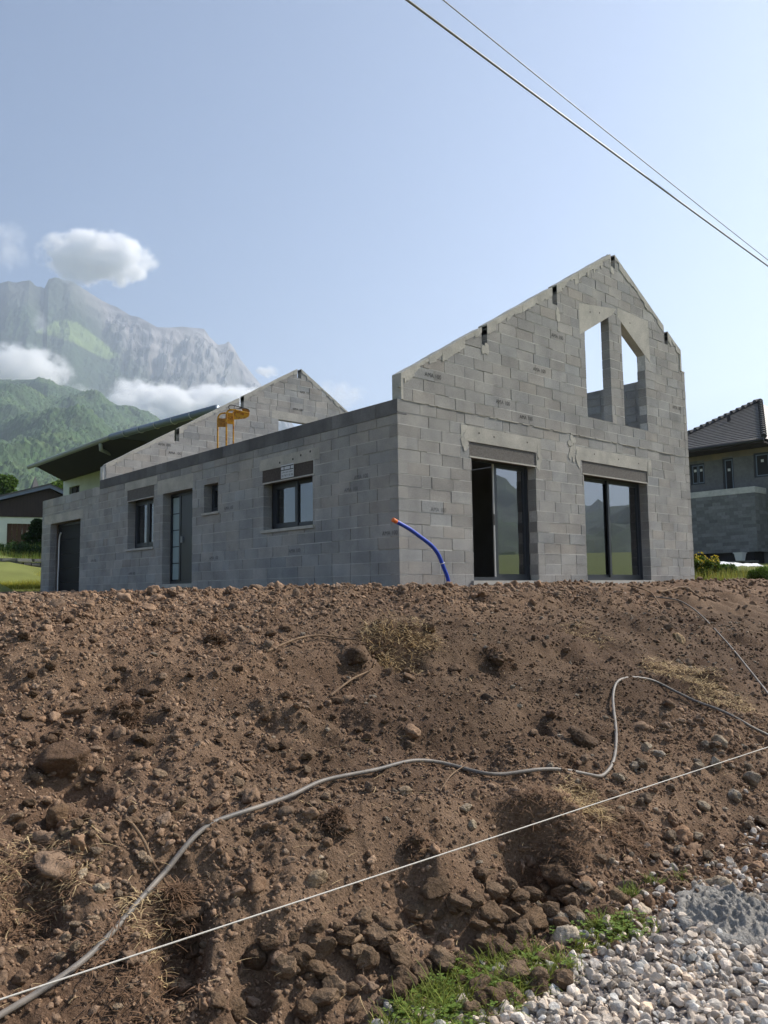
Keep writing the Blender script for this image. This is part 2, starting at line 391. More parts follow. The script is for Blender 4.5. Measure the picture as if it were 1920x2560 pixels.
# fine soil sheet, fan-shaped so that the cells are small near the viewer
def soil_sheet():
    na, nr = 470, 500
    th = YAW + np.linspace(R(47), R(-47), na); r = 1.3*np.exp(np.linspace(0, math.log(34/1.3), nr))
    A, Rr = np.meshgrid(th, r); X = CAM[0]+np.cos(A)*Rr; Y = CAM[1]+np.sin(A)*Rr
    Z = GF(X, Y)
    inside = (X > .15) & (Y > .15); Z = np.where(inside, np.minimum(Z, -.30), Z)
    far = sstep(15.6, 17.2, Y)*(1-sstep(0, 2, X)) + sstep(2.0, 7, Y)*sstep(9.3, 10.5, X); far = np.clip(far, 0, 1)
    Z = Z - far*.25                                              # dips under the turf further back
    i = np.arange(nr-1)[:, None]*na+np.arange(na-1)[None, :]
    F = np.stack([i, i+1, i+na+1, i+na], -1).reshape(-1, 4)[:, ::-1]
    V = np.stack([X, Y, Z], -1).reshape(-1, 3)
    gm = gravel_mask(X, Y); n = fbm(X*.6, Y*.6, 4, 101); n2 = fbm(X*3, Y*3, 3, 103)
    br = .98+.22*n+.22*n2
    # paler dry crust on the left, darker fresh earth in the middle of the bank
    dark = sstep(-.1, .35, fbm(X*.45+7, Y*.45, 2, 107)); br = br*(1-.15*dark)*zones(X, Y)[1]
    C = np.stack([br, br*(1-.03*dark), br*(1-.02*dark)], -1)
    gc = np.array([2.9, 3.9, 5.6])*.62
    C = C*(1-gm[..., None]) + gc*gm[..., None]*(1+.2*n2[..., None])
    np_mesh('soil', V, F, 'soil', C.reshape(-1, 3), smooth=True, kind='structure')
soil_sheet()
# the wide ground sheet out to the horizon
def terrain():
    na = 180; r = np.concatenate([[0.0], 1.5*np.exp(np.linspace(0, math.log(9000/1.5), 150))]); th = np.linspace(0, 2*math.pi, na, endpoint=False)
    A, Rr = np.meshgrid(th, r); X = 2+np.cos(A)*Rr; Y = np.sin(A)*Rr - 4
    Z = G(np.clip(X, -400, 400), np.clip(Y, -400, 400)) - .30
    soilz = (Y > -8) & (Y < 15.5) & (X > -14) & (X < 18); Z = np.where(soilz, Z-.25, Z)
    grow = sstep(15.5, 17, Y)*(1-sstep(0, 2, X)) + sstep(1.5, 6, Y)*sstep(9.2, 10, X)
    Z = Z + .30*np.clip(grow, 0, 1) + np.where(~soilz, .25*sstep(16, 26, Rr), 0)
    Z = np.where((X > -.2) & (X < 9.7) & (Y > -.2) & (Y < 17), np.minimum(Z, -.45), Z)
    nr = len(r); F = []
    i = np.arange(nr-1)[:, None]*na+np.arange(na)[None, :]; j = np.arange(nr-1)[:, None]*na+(np.arange(na)[None, :]+1) % na
    F = np.stack([i, i+na, j+na, j], -1).reshape(-1, 4)
    np_mesh('ground', np.stack([X, Y, Z], -1).reshape(-1, 3), F, 'terrain', smooth=True, kind='structure')
terrain()

# ------------------------------------------------------------------ mountains
def mountain():
    z7 = [(-900, 560), (-600, 470), (-380, 480), (-200, 420), (-90, 400), (0, 372), (50, 357), (90, 368), (130, 362), (175, 352), (210, 385), (245, 395), (265, 400),
          (290, 345), (335, 335), (370, 350), (400, 352), (430, 360), (480, 395), (540, 435), (600, 475), (650, 500), (690, 515), (740, 545), (770, 565),
          (820, 575), (870, 600), (930, 635), (1000, 638), (1080, 632), (1210, 645), (1240, 690), (1290, 740), (1330, 735), (1355, 718), (1385, 755),
          (1420, 820), (1460, 870), (1500, 920), (1525, 950), (1620, 1080), (1800, 1300), (2300, 1700), (3000, 1950)]
    px = np.array([p[0]*.4219 for p in z7]); py = np.array([550+p[1]*.4219 for p in z7])
    nx, ny, nb = 420, 230, 14
    cols = np.linspace(-330, 1150, nx); rows = np.interp(cols, px, py)
    az = []; tz = []
    for c, q in zip(cols, rows):
        d = ray(c, q); az.append(math.atan2(d[1], d[0])); tz.append(d[2]/math.hypot(d[0], d[1]))
    az = np.array(az); tz = np.array(tz)
    D0 = 5600 + 500*pn(cols*.006, cols*0, 5) + 700*sstep(400, 700, cols)
    zr = CAM[2] + tz*D0
    t = np.concatenate([-np.linspace(.5, .04, nb), np.linspace(0, 1, ny)**1.15])
    T, A = np.meshgrid(t, az, indexing='ij'); _, DD = np.meshgrid(t, D0, indexing='ij'); _, ZR = np.meshgrid(t, zr, indexing='ij'); _, CO = np.meshgrid(t, cols, indexing='ij')
    prof = np.interp(T, [-.5, -.04, 0, .05, .12, .30, .6, 1.0], [.45, .955, 1, .90, .78, .52, .25, .0])
    d = np.where(T >= 0, DD-(DD-2500)*T, DD-2600*T)
    X = CAM[0]+np.cos(A)*d; Y = CAM[1]+np.sin(A)*d; Z = ZR*prof
    amp = np.clip(np.abs(T)*9, 0, 1)*(1-.5*sstep(.4, 1, T))
    rk = ridged(X/620, Y/620, 5, 7)-.9
    rk2 = ridged(A*42+.0012*d, d/900, 4, 23)-.9
    rockm = 1-sstep(.12, .34, T+.10*fbm(X/500, Y/500, 3, 9)+.26*(1-sstep(120, 460, CO)))
    Z = Z + amp*(120*rk*(.45+.55*rockm) + 60*rk2*(.35+.65*rockm)) + amp*rockm*(52*ridged(X/110, Y/110, 4, 19)+95*fbm(X/260, Y/260, 4, 29))
    Z = Z + (1-rockm)*14*worley(X/30, Y/30, 3)[0]*-1
    strata = np.sin(Z/17+2.2*fbm(X/300, Y/300, 2, 3))
    V = np.stack([X, Y, Z], -1).reshape(-1, 3); n, m = T.shape
    i = np.arange(n-1)[:, None]*m+np.arange(m-1)[None, :]; F = np.stack([i, i+m, i+m+1, i+1], -1).reshape(-1, 4)[:, ::-1]
    g = fbm(X/160, Y/160, 4, 2)
    rockc = np.stack([.15+.0*T, .14+0*T, .135+0*T], -1)*(1.05+1.0*g+.35*strata*rockm)[..., None]
    forc = np.stack([.028+0*T, .052+0*T, .022+0*T], -1)*(1+.5*g)[..., None]
    C = rockc*rockm[..., None]+forc*(1-rockm)[..., None]
    # alpine meadow on the spur below the cliffs: pasture outline read from the photo and kept as ground position (azimuth, distance share)
    mead = np.array([(205, 665), (250, 640), (320, 605), (395, 588), (455, 608), (520, 655), (600, 715), (715, 805), (640, 828), (540, 785), (450, 735), (330, 692)], float)*.4219+np.array([0, 550])
    # project grid points once to find which of them lie inside that outline
    rel = V-CAM; c3 = rel@_f3; qx = 960+FPX*(rel@_R3)/c3; qy = 1280-FPX*(rel@_U3)/c3
    ins = np.zeros(len(qx), bool)
    for a in range(len(mead)):
        x1, y1 = mead[a]; x2, y2 = mead[(a+1) % len(mead)]
        cr = ((y1 > qy) != (y2 > qy)) & (qx < (x2-x1)*(qy-y1)/(y2-y1+1e-9)+x1); ins ^= cr
    ins = (ins & (T.reshape(-1) > 0)).astype(float)
    gg = g.reshape(-1)
    Cm = np.array([.13, .185, .05])*(1+.25*gg)[:, None]
    C = C.reshape(-1, 3)*(1-ins[:, None])+Cm*ins[:, None]
    np_mesh('mountain', V, F, 'rockface', C/np.array([.33, .31, .30]), smooth=False, kind='structure')
mountain()
def forest_hill(name, pts, D1, Dn, cols, nx, ny, seed, cell=9.0):
    px = np.array([p[0] for p in pts], float); py = np.array([p[1] for p in pts], float)
    c = np.linspace(cols[0], cols[1], nx); rows = np.interp(c, px, py); az = []; tz = []
    for a, q in zip(c, rows):
        d = ray(a, q); az.append(math.atan2(d[1], d[0])); tz.append(d[2]/math.hypot(d[0], d[1]))
    return hill_grid(name, np.array(az), np.array(tz), D1, Dn, ny, seed, cell)
def hill_grid(name, az, tz, D1, Dn, ny, seed, cell):
    t = np.concatenate([[-.4, -.2, -.1, -.05], np.linspace(0, 1, ny)]); T, A = np.meshgrid(t, az, indexing='ij'); _, TZ = np.meshgrid(t, tz, indexing='ij')
    d = D1-(D1-Dn)*T; X = CAM[0]+np.cos(A)*d; Y = CAM[1]+np.sin(A)*d
    Z = (CAM[2]+TZ*D1)*np.where(T < 0, 1+T*.9, (1-T)**1.08) + 2
    am = np.clip(np.abs(T)*8, .15, 1)
    Z = Z + am*(D1/26)*fbm(X/(D1*.11), Y/(D1*.11), 4, seed)*np.clip((1-T)*3, 0, 1)
    w1, cid = worley(X/cell+.8*fbm(X/70, Y/70, 2, 5), Y/cell+.8*fbm(X/70, Y/70, 2, 6), seed); big = fbm(X/90, Y/90, 3, seed+3)
    w2, c2 = worley(X/(cell*.45)+.5*fbm(X/40, Y/40, 2, 8), Y/(cell*.45), seed+40)
    Z = Z + cell*.7*(.75-w1)*(.4+1.2*cid)*(1+.8*big) + cell*.28*(.6-w2)
    V = np.stack([X, Y, Z], -1).reshape(-1, 3); n, m = T.shape
    i = np.arange(n-1)[:, None]*m+np.arange(m-1)[None, :]; F = np.stack([i, i+m, i+m+1, i+1], -1).reshape(-1, 4)[:, ::-1]
    b = (.70+.5*cid+.35*c2)*(1+.6*big); C = np.stack([b*(.9+.5*np.clip(big, 0, 1)), b, b*.9], -1).reshape(-1, 3)
    return np_mesh(name, V, F, 'forest', C, smooth=False, kind='structure')
forest_hill('wooded_hill', [(-400, 930), (-150, 945), (0, 968), (100, 962), (180, 972), (236, 989), (295, 1014), (337, 1035), (388, 1060), (450, 1105), (520, 1160), (600, 1230), (700, 1330), (900, 1420)],
            3700, 800, (-330, 850), 360, 500, 201, 13.0)
# the wooded valley side on the other side of the road (behind the viewer, seen mirrored in the door glass)
_az = np.linspace(R(-100), R(25), 120)
hill_grid('valley_side', _az, np.tan(R(6.4)+R(1.6)*np.array([math.sin(a*5.0)+.5*math.sin(a*13) for a in _az])), 4200, 900, 60, 301, 40.0)

_a, _r = np.meshgrid(np.linspace(R(-95), R(10), 60), np.linspace(45, 330, 30)); _X = CAM[0]+np.cos(_a)*_r; _Y = CAM[1]+np.sin(_a)*_r
_Z = -2.2+np.clip(_r-60, 0, 400)*.062+1.2*fbm(_X/50, _Y/50, 3, 61)*sstep(60, 100, _r); _i = np.arange(29)[:, None]*60+np.arange(59)[None, :]
np_mesh('meadow_slope', np.stack([_X, _Y, np.where(_r > 320, -6, _Z)], -1).reshape(-1, 3), np.stack([_i, _i+1, _i+61, _i+60], -1).reshape(-1, 4), 'lawn', smooth=True, kind='structure')

# ================================================================== THE HOUSE UNDER CONSTRUCTION
H = 2.904; ZL = 2.747; LEN = 11.709; YS = 11.868; YE = 16.303; WID = 9.475; ZE = 4.976
XA, XB, XC, XD = 1.73, 3.526, 5.097, 7.522; ZH = 2.15
house = tag(empty('unfinished_house', (0, 0, 0)), 'unfinished grey concrete block house with roofless gables above the brown soil bank', 'house')
def gable_clips(top=True):
    """half planes (nx, nz, c) of the gable outline above the eaves"""
    (xa, za), (xb, zb) = (.089, 3.325), (6.42, 7.09)
    (xc, zc), (xd, zd) = (6.56, 7.13), (9.335, 5.50)
    return [(-(zb-za), (xb-xa), -(zb-za)*xa+(xb-xa)*za), (-(zd-zc), (xd-xc), -(zd-zc)*xc+(xd-xc)*zc)]
SLOTS = [rect(2.085, 2.235, 4.21, 5.2), rect(4.24, 4.40, 5.47, 6.6), rect(6.42, 6.58, 6.81, 7.6), rect(8.585, 8.745, 5.53, 6.6)]
DOOR1 = rect(XA, XB, -.5, ZH); DOOR2 = rect(XC, XD, -.5, ZH)
SILL1 = rect(XA-.06, XB+.06, -.07, 0.0); SILL2 = rect(XC-.06, XD+.06, -.07, 0.0)
UP1 = [(5.318, 3.336), (6.24, 3.336), (6.24, 5.643), (5.318, 5.125)]
UP2 = [(6.728, 3.336), (7.66, 3.336), (7.66, 5.085), (6.728, 5.655)]
BOX1 = rect(1.685, 3.575, ZH, 2.413); BOX2 = rect(5.055, 7.57, ZH, 2.413)
LIN1 = rect(1.485, 3.71, 2.416, 2.68); LIN2 = rect(4.86, 7.735, 2.416, 2.68)
LUP1 = [(5.14, 5.03), (5.318, 5.125), (6.24, 5.643), (6.40, 5.733), (6.56, 5.90), (5.14, 5.70)]
LUP2 = [(6.728, 5.655), (7.66, 5.085), (7.89, 4.95), (7.89, 5.92), (6.60, 5.93), (6.60, 5.74)]
WIN_K = rect(2.262, 3.863, 1.03, 1.952); WIN_B = rect(5.595, 6.19, 1.55, 2.168); DOOR_F = rect(6.703, 8.128, -.5, 2.165)
WIN_W = rect(8.617, 10.05, .95, 2.165); GAR = rect(13.18, 15.57, -.5, 1.974)
BOX_K = rect(2.225, 3.90, 1.955, 2.20); BOX_W = rect(8.60, 10.10, 2.168, 2.44)
LIN_K = rect(2.06, 4.0, 2.203, 2.42); LIN_D = rect(6.68, 8.42, 2.168, 2.50); LIN_W = rect(8.45, 10.25, 2.443, 2.64); LIN_G = rect(13.0, 16.13, 1.977, 2.235)
RWIN = rect(5.68, 7.0, 4.2, 5.332); RLIN = rect(5.43, 7.25, 5.335, 5.60)

ALLB = []      # (frame, poly, d0, d1, tint, wall object)
def tintv(dark=1.0):
    b = dark*max(.66, min(1.32, random.gauss(1.0, .062)))
    w_ = random.gauss(0, .018); return (b*(1+w_), b, b*(1-w_))
def courses(frame, wall, s0, s1, zlist, holes, clips, par0, corner=None, dark=None, thick=.2, back=True):
    for k in range(len(zlist)-1):
        za, zb = zlist[k], zlist[k+1]; par = (k+par0) % 2
        a = s0+(.2 if corner and par else 0.0); x = a; first = True
        while x < s1-.01:
            r = random.random(); ln = .505 if r < .93 else random.choice([.25, .2, .38])
            if first and not (corner and par): ln = .25 if par else .505
            first = False
            b = min(x+ln, s1)
            if s1-b < .09: b = s1
            jj = random.uniform(.0028, .0075); jz = random.uniform(.0035, .0080)
            poly = rect(x+(jj if x > a else 0), b-(jj if b < s1 else 0), za+jz, zb-random.uniform(.002, .005))
            for nx, nz, c in clips: poly = clip(poly, nx, nz, c)
            if area(poly) > .0015:
                ps = [poly]
                for h in holes: ps = subtract(ps, h)
                t = tintv(dark(k, .5*(x+b)) if dark else 1.0)
                dd = random.uniform(-.0035, .003)
                for q in ps:
                    if area(q) > .0012: ALLB.append((frame, q, dd, thick if back else .1, t, wall))
            x = b
def core(name, frame, polys, holes, clips, d0=.016, d1=.184, m='mortar', beds=(), s0=0, s1=1, bclips=None, bholes=()):
    ps = []
    for p in polys:
        for nx, nz, c in clips: p = clip(p, nx, nz, c)
        if area(p) > 1e-4: ps.append(p)
    for h in holes:                                        # the core stays 8 mm clear of the opening faces
        ps = subtract(ps, grow(h, .008))
    mb = MB()
    for p in ps: frame.prism(mb, p, d0, d1)
    for zb in beds:                                        # squeezed bed joints, broken here and there
        a = s0
        while a < s1:
            b = min(s1, a+random.uniform(.15, .7))
            if random.random() < .95:
                h_ = random.uniform(.004, .0095); q = rect(a, b, zb-h_*.7, zb+h_)
                for nx, nz, c in (bclips or clips): q = clip(q, nx, nz, c)
                if area(q) > 1e-5:
                    for p in (lambda L_: [y for y in L_])(sub_all([q], holes+list(bholes))): frame.prism(mb, p, .0015+random.uniform(-.003, .003), .05)
            a = b
    return mb.build(name, m, house)
def sub_all(ps, holes):
    for h in holes: ps = subtract(ps, grow(h, .004))
    return [p for p in ps if area(p) > 1e-5]
rows = [-.5+.2*i for i in range(0, 18)]
rowsH = rows[:17]+[H]                                      # to 2.9
# --- front gable wall
holes_front = [DOOR1, DOOR2, SILL1, SILL2, UP1, UP2, BOX1, BOX2, LIN1, LIN2, LUP1, LUP2]+SLOTS
gc_ = [(nx, nz, c) for nx, nz, c in gable_clips()]
gc_in = [(nx, nz, c-.012*math.hypot(nx, nz)) for nx, nz, c in gc_]
core_holes = [DOOR1, DOOR2, UP1, UP2]+SLOTS
up_rows = [H+.004+.2027*i for i in range(0, 23)]
w_front = core('gable_wall', FRONT, [rect(.011, WID-.008, -.6, H-.004), rect(.10, 9.330, H-.004, 7.3), rect(9.330, WID-.008, H-.004, ZE-.01)], core_holes, gc_in, bholes=[BOX1, BOX2, LIN1, LIN2, LUP1, LUP2, SILL1, SILL2], beds=rowsH[2:-1]+up_rows[1:], s0=.015, s1=9.32, bclips=[(nx, nz, c-.16*math.hypot(nx, nz)) for nx, nz, c in gc_])
courses(FRONT, w_front, 0, WID, rowsH, holes_front, [], 0, corner=True)
courses(FRONT, w_front, .095, 9.335, up_rows, holes_front+[rect(9.2, 9.6, ZE, 9)], gc_in, 1)
courses(FRONT, w_front, 9.345, WID, [z for z in up_rows if z < ZE-.1]+[ZE], holes_front, [], 1)
# --- side wall (in shade), house part and lower garage part
holes_left = [WIN_K, WIN_B, DOOR_F, WIN_W, GAR, BOX_K, BOX_W, LIN_K, LIN_D, LIN_W, LIN_G,
              rect(2.2, 3.92, .975, 1.03), rect(5.55, 6.25, 1.5, 1.55), rect(8.58, 10.12, .90, .95)]
w_left = core('side_wall', LEFT, [rect(.196, YS-.006, -.6, H-.006), rect(YS-.006, YE-.006, -.6, ZL-.006)], [WIN_K, WIN_B, DOOR_F, WIN_W, GAR], [], bholes=holes_left, beds=rows[2:15], s0=.2, s1=YE-.02)
cap = lambda k, s: (1.16 if k < 15 else 1.0) - .10*max(0, math.sin(s*1.7+k*.9))*random.random()  # block tint raised on this wall to lift its too-dark shade
courses(LEFT, w_left, 0, YS, rows[:16]+[2.66], holes_left, [], 1, corner=True, dark=cap)
courses(LEFT, w_left, YS+.006, YE, rows[:15]+[2.5, ZL], holes_left, [], 1, dark=lambda k, s: 1.13)  # garage stretch lightened in colour too, against the same shade
mb = MB()
x = 0.0
while x < YS-.01:                                          # dark cast ring beam along the wall top
    b = min(YS, x+random.uniform(.45, .6)); t = random.uniform(.75, 1.2)
    LEFT.box(mb, x, b, 2.664, H, -.004+random.uniform(0, .003), .204, (t, t, t*1.01)); x = b+.003
mb.build('ring_beam', 'beam_dark', house, label='dark cast concrete ring beam along the wall top')
# --- rear gable (its inner face looks at the viewer)
REAR = WF((0, LEN, 0), (1, 0, 0), (0, 1, 0), False)
w_rear = core('rear_gable_wall', REAR, [rect(.012, 9.33, -.4, 7.3)], SLOTS+[RWIN], gc_in+[(1, 0, 9.33)], bholes=[RLIN], beds=[2.1+.2027*i for i in range(4, 26)], s0=.12, s1=9.3, bclips=[(nx, nz, c-.14*math.hypot(nx, nz)) for nx, nz, c in gc_])
courses(REAR, w_rear, .10, 9.33, [z for z in [2.1+.2027*i for i in range(0, 27)]], SLOTS+[RWIN, RLIN], gc_in, 0, dark=lambda k, s: 1.12)
# --- right-hand side wall (inner face seen through the upper openings)
RIGHT = WF((WID, 0, 0), (0, 1, 0), (-1, 0, 0), False)
w_right = core('far_side_wall', RIGHT, [rect(.2, LEN, -.5, ZE-.006)], [], [])
courses(RIGHT, w_right, .205, LEN, [-.1+.2027*i for i in range(0, 26)], [rect(0, 20, ZE, 9)], [], 0, dark=lambda k, s: 1.0)
# --- interior partition seen through the second sliding door, slab over the left half
PART = WF((0, 4.2, 0), (1, 0, 0), (0, 1, 0), False)
w_part = core('partition_wall', PART, [rect(4.7, 7.85, -.05, 2.55)], [], [])
courses(PART, w_part, 4.7, 7.85, [-.05+.2*i for i in range(0, 14)], [rect(0, 20, 2.55, 9)], [], 0, dark=lambda k, s: 1.15)
MB().box((.2, .2, -.28), (WID-.2, LEN, -.03)).build('floor_slab', 'screed', house)
MB().box((.205, .205, 2.50), (4.69, LEN-.005, 2.655)).build('ceiling_slab', 'screed', house)
MB().box((.205, YS+.2, 2.45), (6, YE-.2, 2.62)).build('garage_roof_slab', 'screed', house)
MB().box((.21, YE-.2, -.5), (6, YE, ZL-.01)).build('garage_wall', 'mortar', house); MB().box((.21, YS, -.5), (6, YS+.19, ZL-.01)).build('garage_wall', 'mortar', house)
MB().box((4.70, .21, -.02), (4.82, 4.19, 2.49)).build('inner_wall', 'screed', house)
MB().box((.21, 5.1, -.02), (4.68, 5.22, 2.49)).build('inner_wall', 'screed', house)

# individual blocks: the 300 that show largest are parts of their own, the rest one part
def shown(b):
    fr, q, d0, d1, t, wl = b
    if wl in (w_part,): return 0
    P3 = np.array([fr.P(a, z, 0) for a, z in q])-CAM; c = P3@_f3
    if (c < 1).any(): return 0
    pts = np.stack([960+FPX*(P3@_R3)/c, 1280-FPX*(P3@_U3)/c], -1)
    A = area([tuple(p) for p in pts])
    if wl is w_rear:
        A *= .6
        if P3[:, 2].mean()+CAM[2] < 4.3: A = 0
    if wl is w_right: A = 0
    if min(z for _, z in q) < -.15: A *= .2
    return A
order = sorted(range(len(ALLB)), key=lambda i: -shown(ALLB[i]))
rest = MB()
for n_, i in enumerate(order):
    fr, q, d0, d1, t, wl = ALLB[i]
    if n_ < 300:
        mb = MB(); fr.prism(mb, q, d0, d1, t); mb.build('block', 'block', wl)
    else: fr.prism(rest, q, d0, d1, t)
rest.build('blockwork', 'block', house, kind='stuff', label='remaining grey concrete blocks of the walls')

# --- raking concrete copings on the gables
def coping(frame, name, ragged):
    (xa, za), (xb, zb) = (.089, 3.325), (6.42, 7.09); (xc, zc), (xd, zd) = (6.58, 7.118), (9.335, 5.50)
    gaps = [(2.085, 2.235), (4.24, 4.40), (8.585, 8.745)]
    def run(x0, x1, fz, side):
        mb = MB(); xs = [x0]
        while xs[-1] < x1-.02: xs.append(min(x1, xs[-1]+random.uniform(.05, .17)))
        low = .17
        for a, b in zip(xs[:-1], xs[1:]):
            if random.random() < .6: low = random.uniform(.05, .21) if ragged else random.uniform(.05, .14)
            l2 = max(.04, low+random.uniform(-.03, .03)); t = random.uniform(.9, 1.06)
            up = .014+.004*math.sin(a*9)
            frame.prism(mb, [(a, fz(a)-low), (b, fz(b)-l2), (b, fz(b)+up), (a, fz(a)+up)], -.008+random.uniform(-.002, .002), .208, t)
        return mb
    fl = lambda x_: za+(zb-za)*(x_-xa)/(xb-xa); frr = lambda x_: zc+(zd-zc)*(x_-xc)/(xd-xc)
    for x0, x1, f in ((xa, 2.085, fl), (2.235, 4.24, fl), (4.40, xb, fl), (xc, 8.585, frr), (8.745, xd, frr)):
        run(x0, x1, f, 0).build(name, 'concrete', house)
coping(FRONT, 'coping', True); coping(REAR, 'coping', False)
mb = MB(); FRONT.box(mb, .083, .13, H+.006, 3.33, -.007, .207); z = H
mb.build('coping_end', 'concrete', house)
mb = MB(); FRONT.box(mb, 9.28, 9.342, ZE+.02, 5.49, -.006, .207); FRONT.box(mb, 9.345, 9.48, ZE+.001, ZE+.03, -.005, .206); mb.build('coping_end', 'concrete', house)
# starter bars over the purlin slots
for x_, z_ in ((6.42, 7.09), (8.585, 5.93)):
    p0 = FRONT.P(x_-.03, z_-.03, .1); p1 = FRONT.P(x_+.05, z_+.055, .1); p2 = FRONT.P(x_+.18, z_-.02, .1)
    MB().tube([p0, (p0+p1)/2+np.array([0, 0, .02]), p1, (p1+p2)/2+np.array([0, 0, .015]), p2], .005, 5).build('steel_bar', 'dark_metal', house)

# --- lintels, shutter boxes, mortar beds, patches
def slab(name, frame, poly, d0, d1, m, lab=None):
    mb = MB(); frame.prism(mb, poly, d0, d1); return mb.build(name, m, house, label=lab)
for P_ in (LIN1, LIN2): slab('lintel', FRONT, P_, -.002, .198, 'concrete')
for P_ in (LUP1, LUP2): slab('lintel', FRONT, P_, -.001, .199, 'concrete', 'raking pale concrete lintel of an upper opening')
for P_ in (LIN_K, LIN_D, LIN_W, LIN_G): slab('lintel', LEFT, P_, -.002, .198, 'beam_side') if 'beam_side' in MATS else slab('lintel', LEFT, P_, -.002, .198, 'concrete')
slab('lintel', REAR, RLIN, -.003, .198, 'concrete')
for P_ in (BOX1, BOX2):
    b_ = slab('shutter_box', FRONT, P_, .012, .196, 'wood_wool', 'dark wood-wool roller shutter box over a sliding door')
    s0, s1 = P_[0][0], P_[1][0]; mb = MB(); FRONT.box(mb, s0, s1, ZH-.022, ZH+.004, -.004, .02); FRONT.box(mb, s0, s1, 2.408, 2.418, -.003, .02)
    FRONT.box(mb, s1-.012, s1+.006, ZH+.004, 2.408, -.003, .02); mb.build('box_edge', 'concrete', house)
b_ = slab('shutter_box', LEFT, BOX_K, .010, .196, 'wood_wool_brown', 'brown shutter box above the kitchen window')
mb = MB(); LEFT.box(mb, 2.222, 3.903, 1.93, 1.957, -.006, .03); mb.build('box_edge', 'sill', house)
mb = MB(); LEFT.box(mb, 2.212, 2.232, 1.957, 2.20, -.005, .03); mb.build('box_edge', 'plaster_edge', house)
slab('shutter_box', LEFT, BOX_W, .008, .196, 'wood_wool'); mb = MB(); LEFT.box(mb, 8.598, 10.102, 2.15, 2.17, -.005, .03); mb.build('box_edge', 'sill', house)
mb = MB(); s = .12
while s < 9.2:                                              # pale squeezed-out mortar bed at first-floor level
    b = s+random.uniform(.12, .6); h_ = random.uniform(.006, .018); FRONT.box(mb, s, min(b, 9.3), H-.006, H-.006+h_, -.009-random.random()*.004, .01); s = b+random.uniform(0, .12)
mb.build('mortar_bed', 'mortar_pale' if 'mortar_pale' in MATS else 'concrete', house)
def smear(frame, s0, z0, w_, h_, n, m='concrete'):
    for i in range(n):
        mb = MB(); a = s0+random.uniform(-w_, w_); z_ = z0+random.uniform(-h_, h_); r_ = random.uniform(.03, .075)
        k = 9; poly = [(a+r_*random.uniform(.6, 1.1)*math.cos(2*math.pi*j/k), z_+1.5*r_*random.uniform(.6, 1.1)*math.sin(2*math.pi*j/k)) for j in range(k)]
        frame.prism(mb, poly, -.005-random.random()*.003, .01, random.uniform(.8, .98)); mb.build('mortar_smear', m, house)
smear(FRONT, 4.72, 2.62, .09, .26, 16); smear(FRONT, 1.60, 2.42, .06, .12, 8); smear(FRONT, 3.64, 2.30, .05, .2, 9); smear(FRONT, 4.93, 2.42, .06, .15, 9)
smear(FRONT, 7.62, 2.5, .05, .14, 7); smear(FRONT, 4.42, 5.2, .03, .25, 7); smear(FRONT, 2.15, 4.12, .06, .06, 5); smear(FRONT, 6.5, 6.68, .06, .08, 5)

# --- sills
def sillpart(frame, s0, s1, z0, z1, out):
    mb = MB(); frame.box(mb, s0, s1, z0, z1, -out, .30); return mb.build('sill', 'sill', house)
sillpart(FRONT, XA-.055, XB+.055, -.075, -.002, .045); sillpart(FRONT, XC-.055, XD+.055, -.075, -.002, .045)
sillpart(LEFT, 2.205, 3.915, .978, 1.032, .035); sillpart(LEFT, 5.555, 6.245, 1.503, 1.552, .035); sillpart(LEFT, 8.585, 10.115, .903, .952, .035)
sillpart(LEFT, 6.72, 8.11, -.03, .055, .0)

# --- doors and windows
def framed(parent, frame, s0, s1, z0, z1, d0, d1, t, name='frame'):
    mb = MB()
    frame.box(mb, s0, s0+t, z0, z1, d0, d1); frame.box(mb, s1-t, s1, z0, z1, d0, d1)
    frame.box(mb, s0+t, s1-t, z1-t, z1, d0+.001, d1-.001); frame.box(mb, s0+t, s1-t, z0, z0+t, d0+.001, d1-.001)
    return mb.build(name, 'anthracite', parent)
def pane(parent, frame, s0, s1, z0, z1, d):
    mb = MB(); frame.box(mb, s0, s1, z0, z1, d, d+.006); return mb.build('pane', 'glass', parent)
def part(name, lab): o = empty(name, (0, 0, 0), house); o['label'] = lab; return o
d1_ = part('sliding_door', 'dark grey sliding door standing half open')
framed(d1_, FRONT, XA+.002, XB-.002, .002, ZH+.03, .20, .30, .062)
mid = .5*(XA+XB)
framed(d1_, FRONT, mid-.05, XB-.062, .05, ZH-.03, .215, .250, .07, 'sash'); pane(d1_, FRONT, mid+.02, XB-.132, .12, ZH-.10, .23)
framed(d1_, FRONT, mid+.0, XB-.075, .05, ZH-.03, .258, .292, .07, 'sash'); pane(d1_, FRONT, mid+.07, XB-.145, .12, ZH-.10, .275)
mb = MB(); FRONT.box(mb, mid-.075, mid-.051, .05, ZH-.03, .218, .246); mb.build('seal', 'plaster_edge', d1_)
mb = MB(); FRONT.box(mb, mid-.085, mid-.072, 1.0, 1.2, .205, .225); mb.build('handle', 'dark_metal', d1_)
d2_ = part('sliding_door', 'closed dark grey sliding door with two large panes')
framed(d2_, FRONT, XC+.002, XD-.002, .002, ZH+.03, .20, .30, .062)
mid = .5*(XC+XD)
framed(d2_, FRONT, XC+.062, mid+.05, .05, ZH-.03, .255, .29, .07, 'sash'); pane(d2_, FRONT, XC+.132, mid-.02, .12, ZH-.10, .27)
framed(d2_, FRONT, mid-.05, XD-.062, .05, ZH-.03, .213, .25, .07, 'sash'); pane(d2_, FRONT, mid+.02, XD-.132, .12, ZH-.10, .23)
wk = part('window', 'wide dark grey kitchen window'); s0, s1, z0, z1 = 2.262, 3.863, 1.03, 1.952
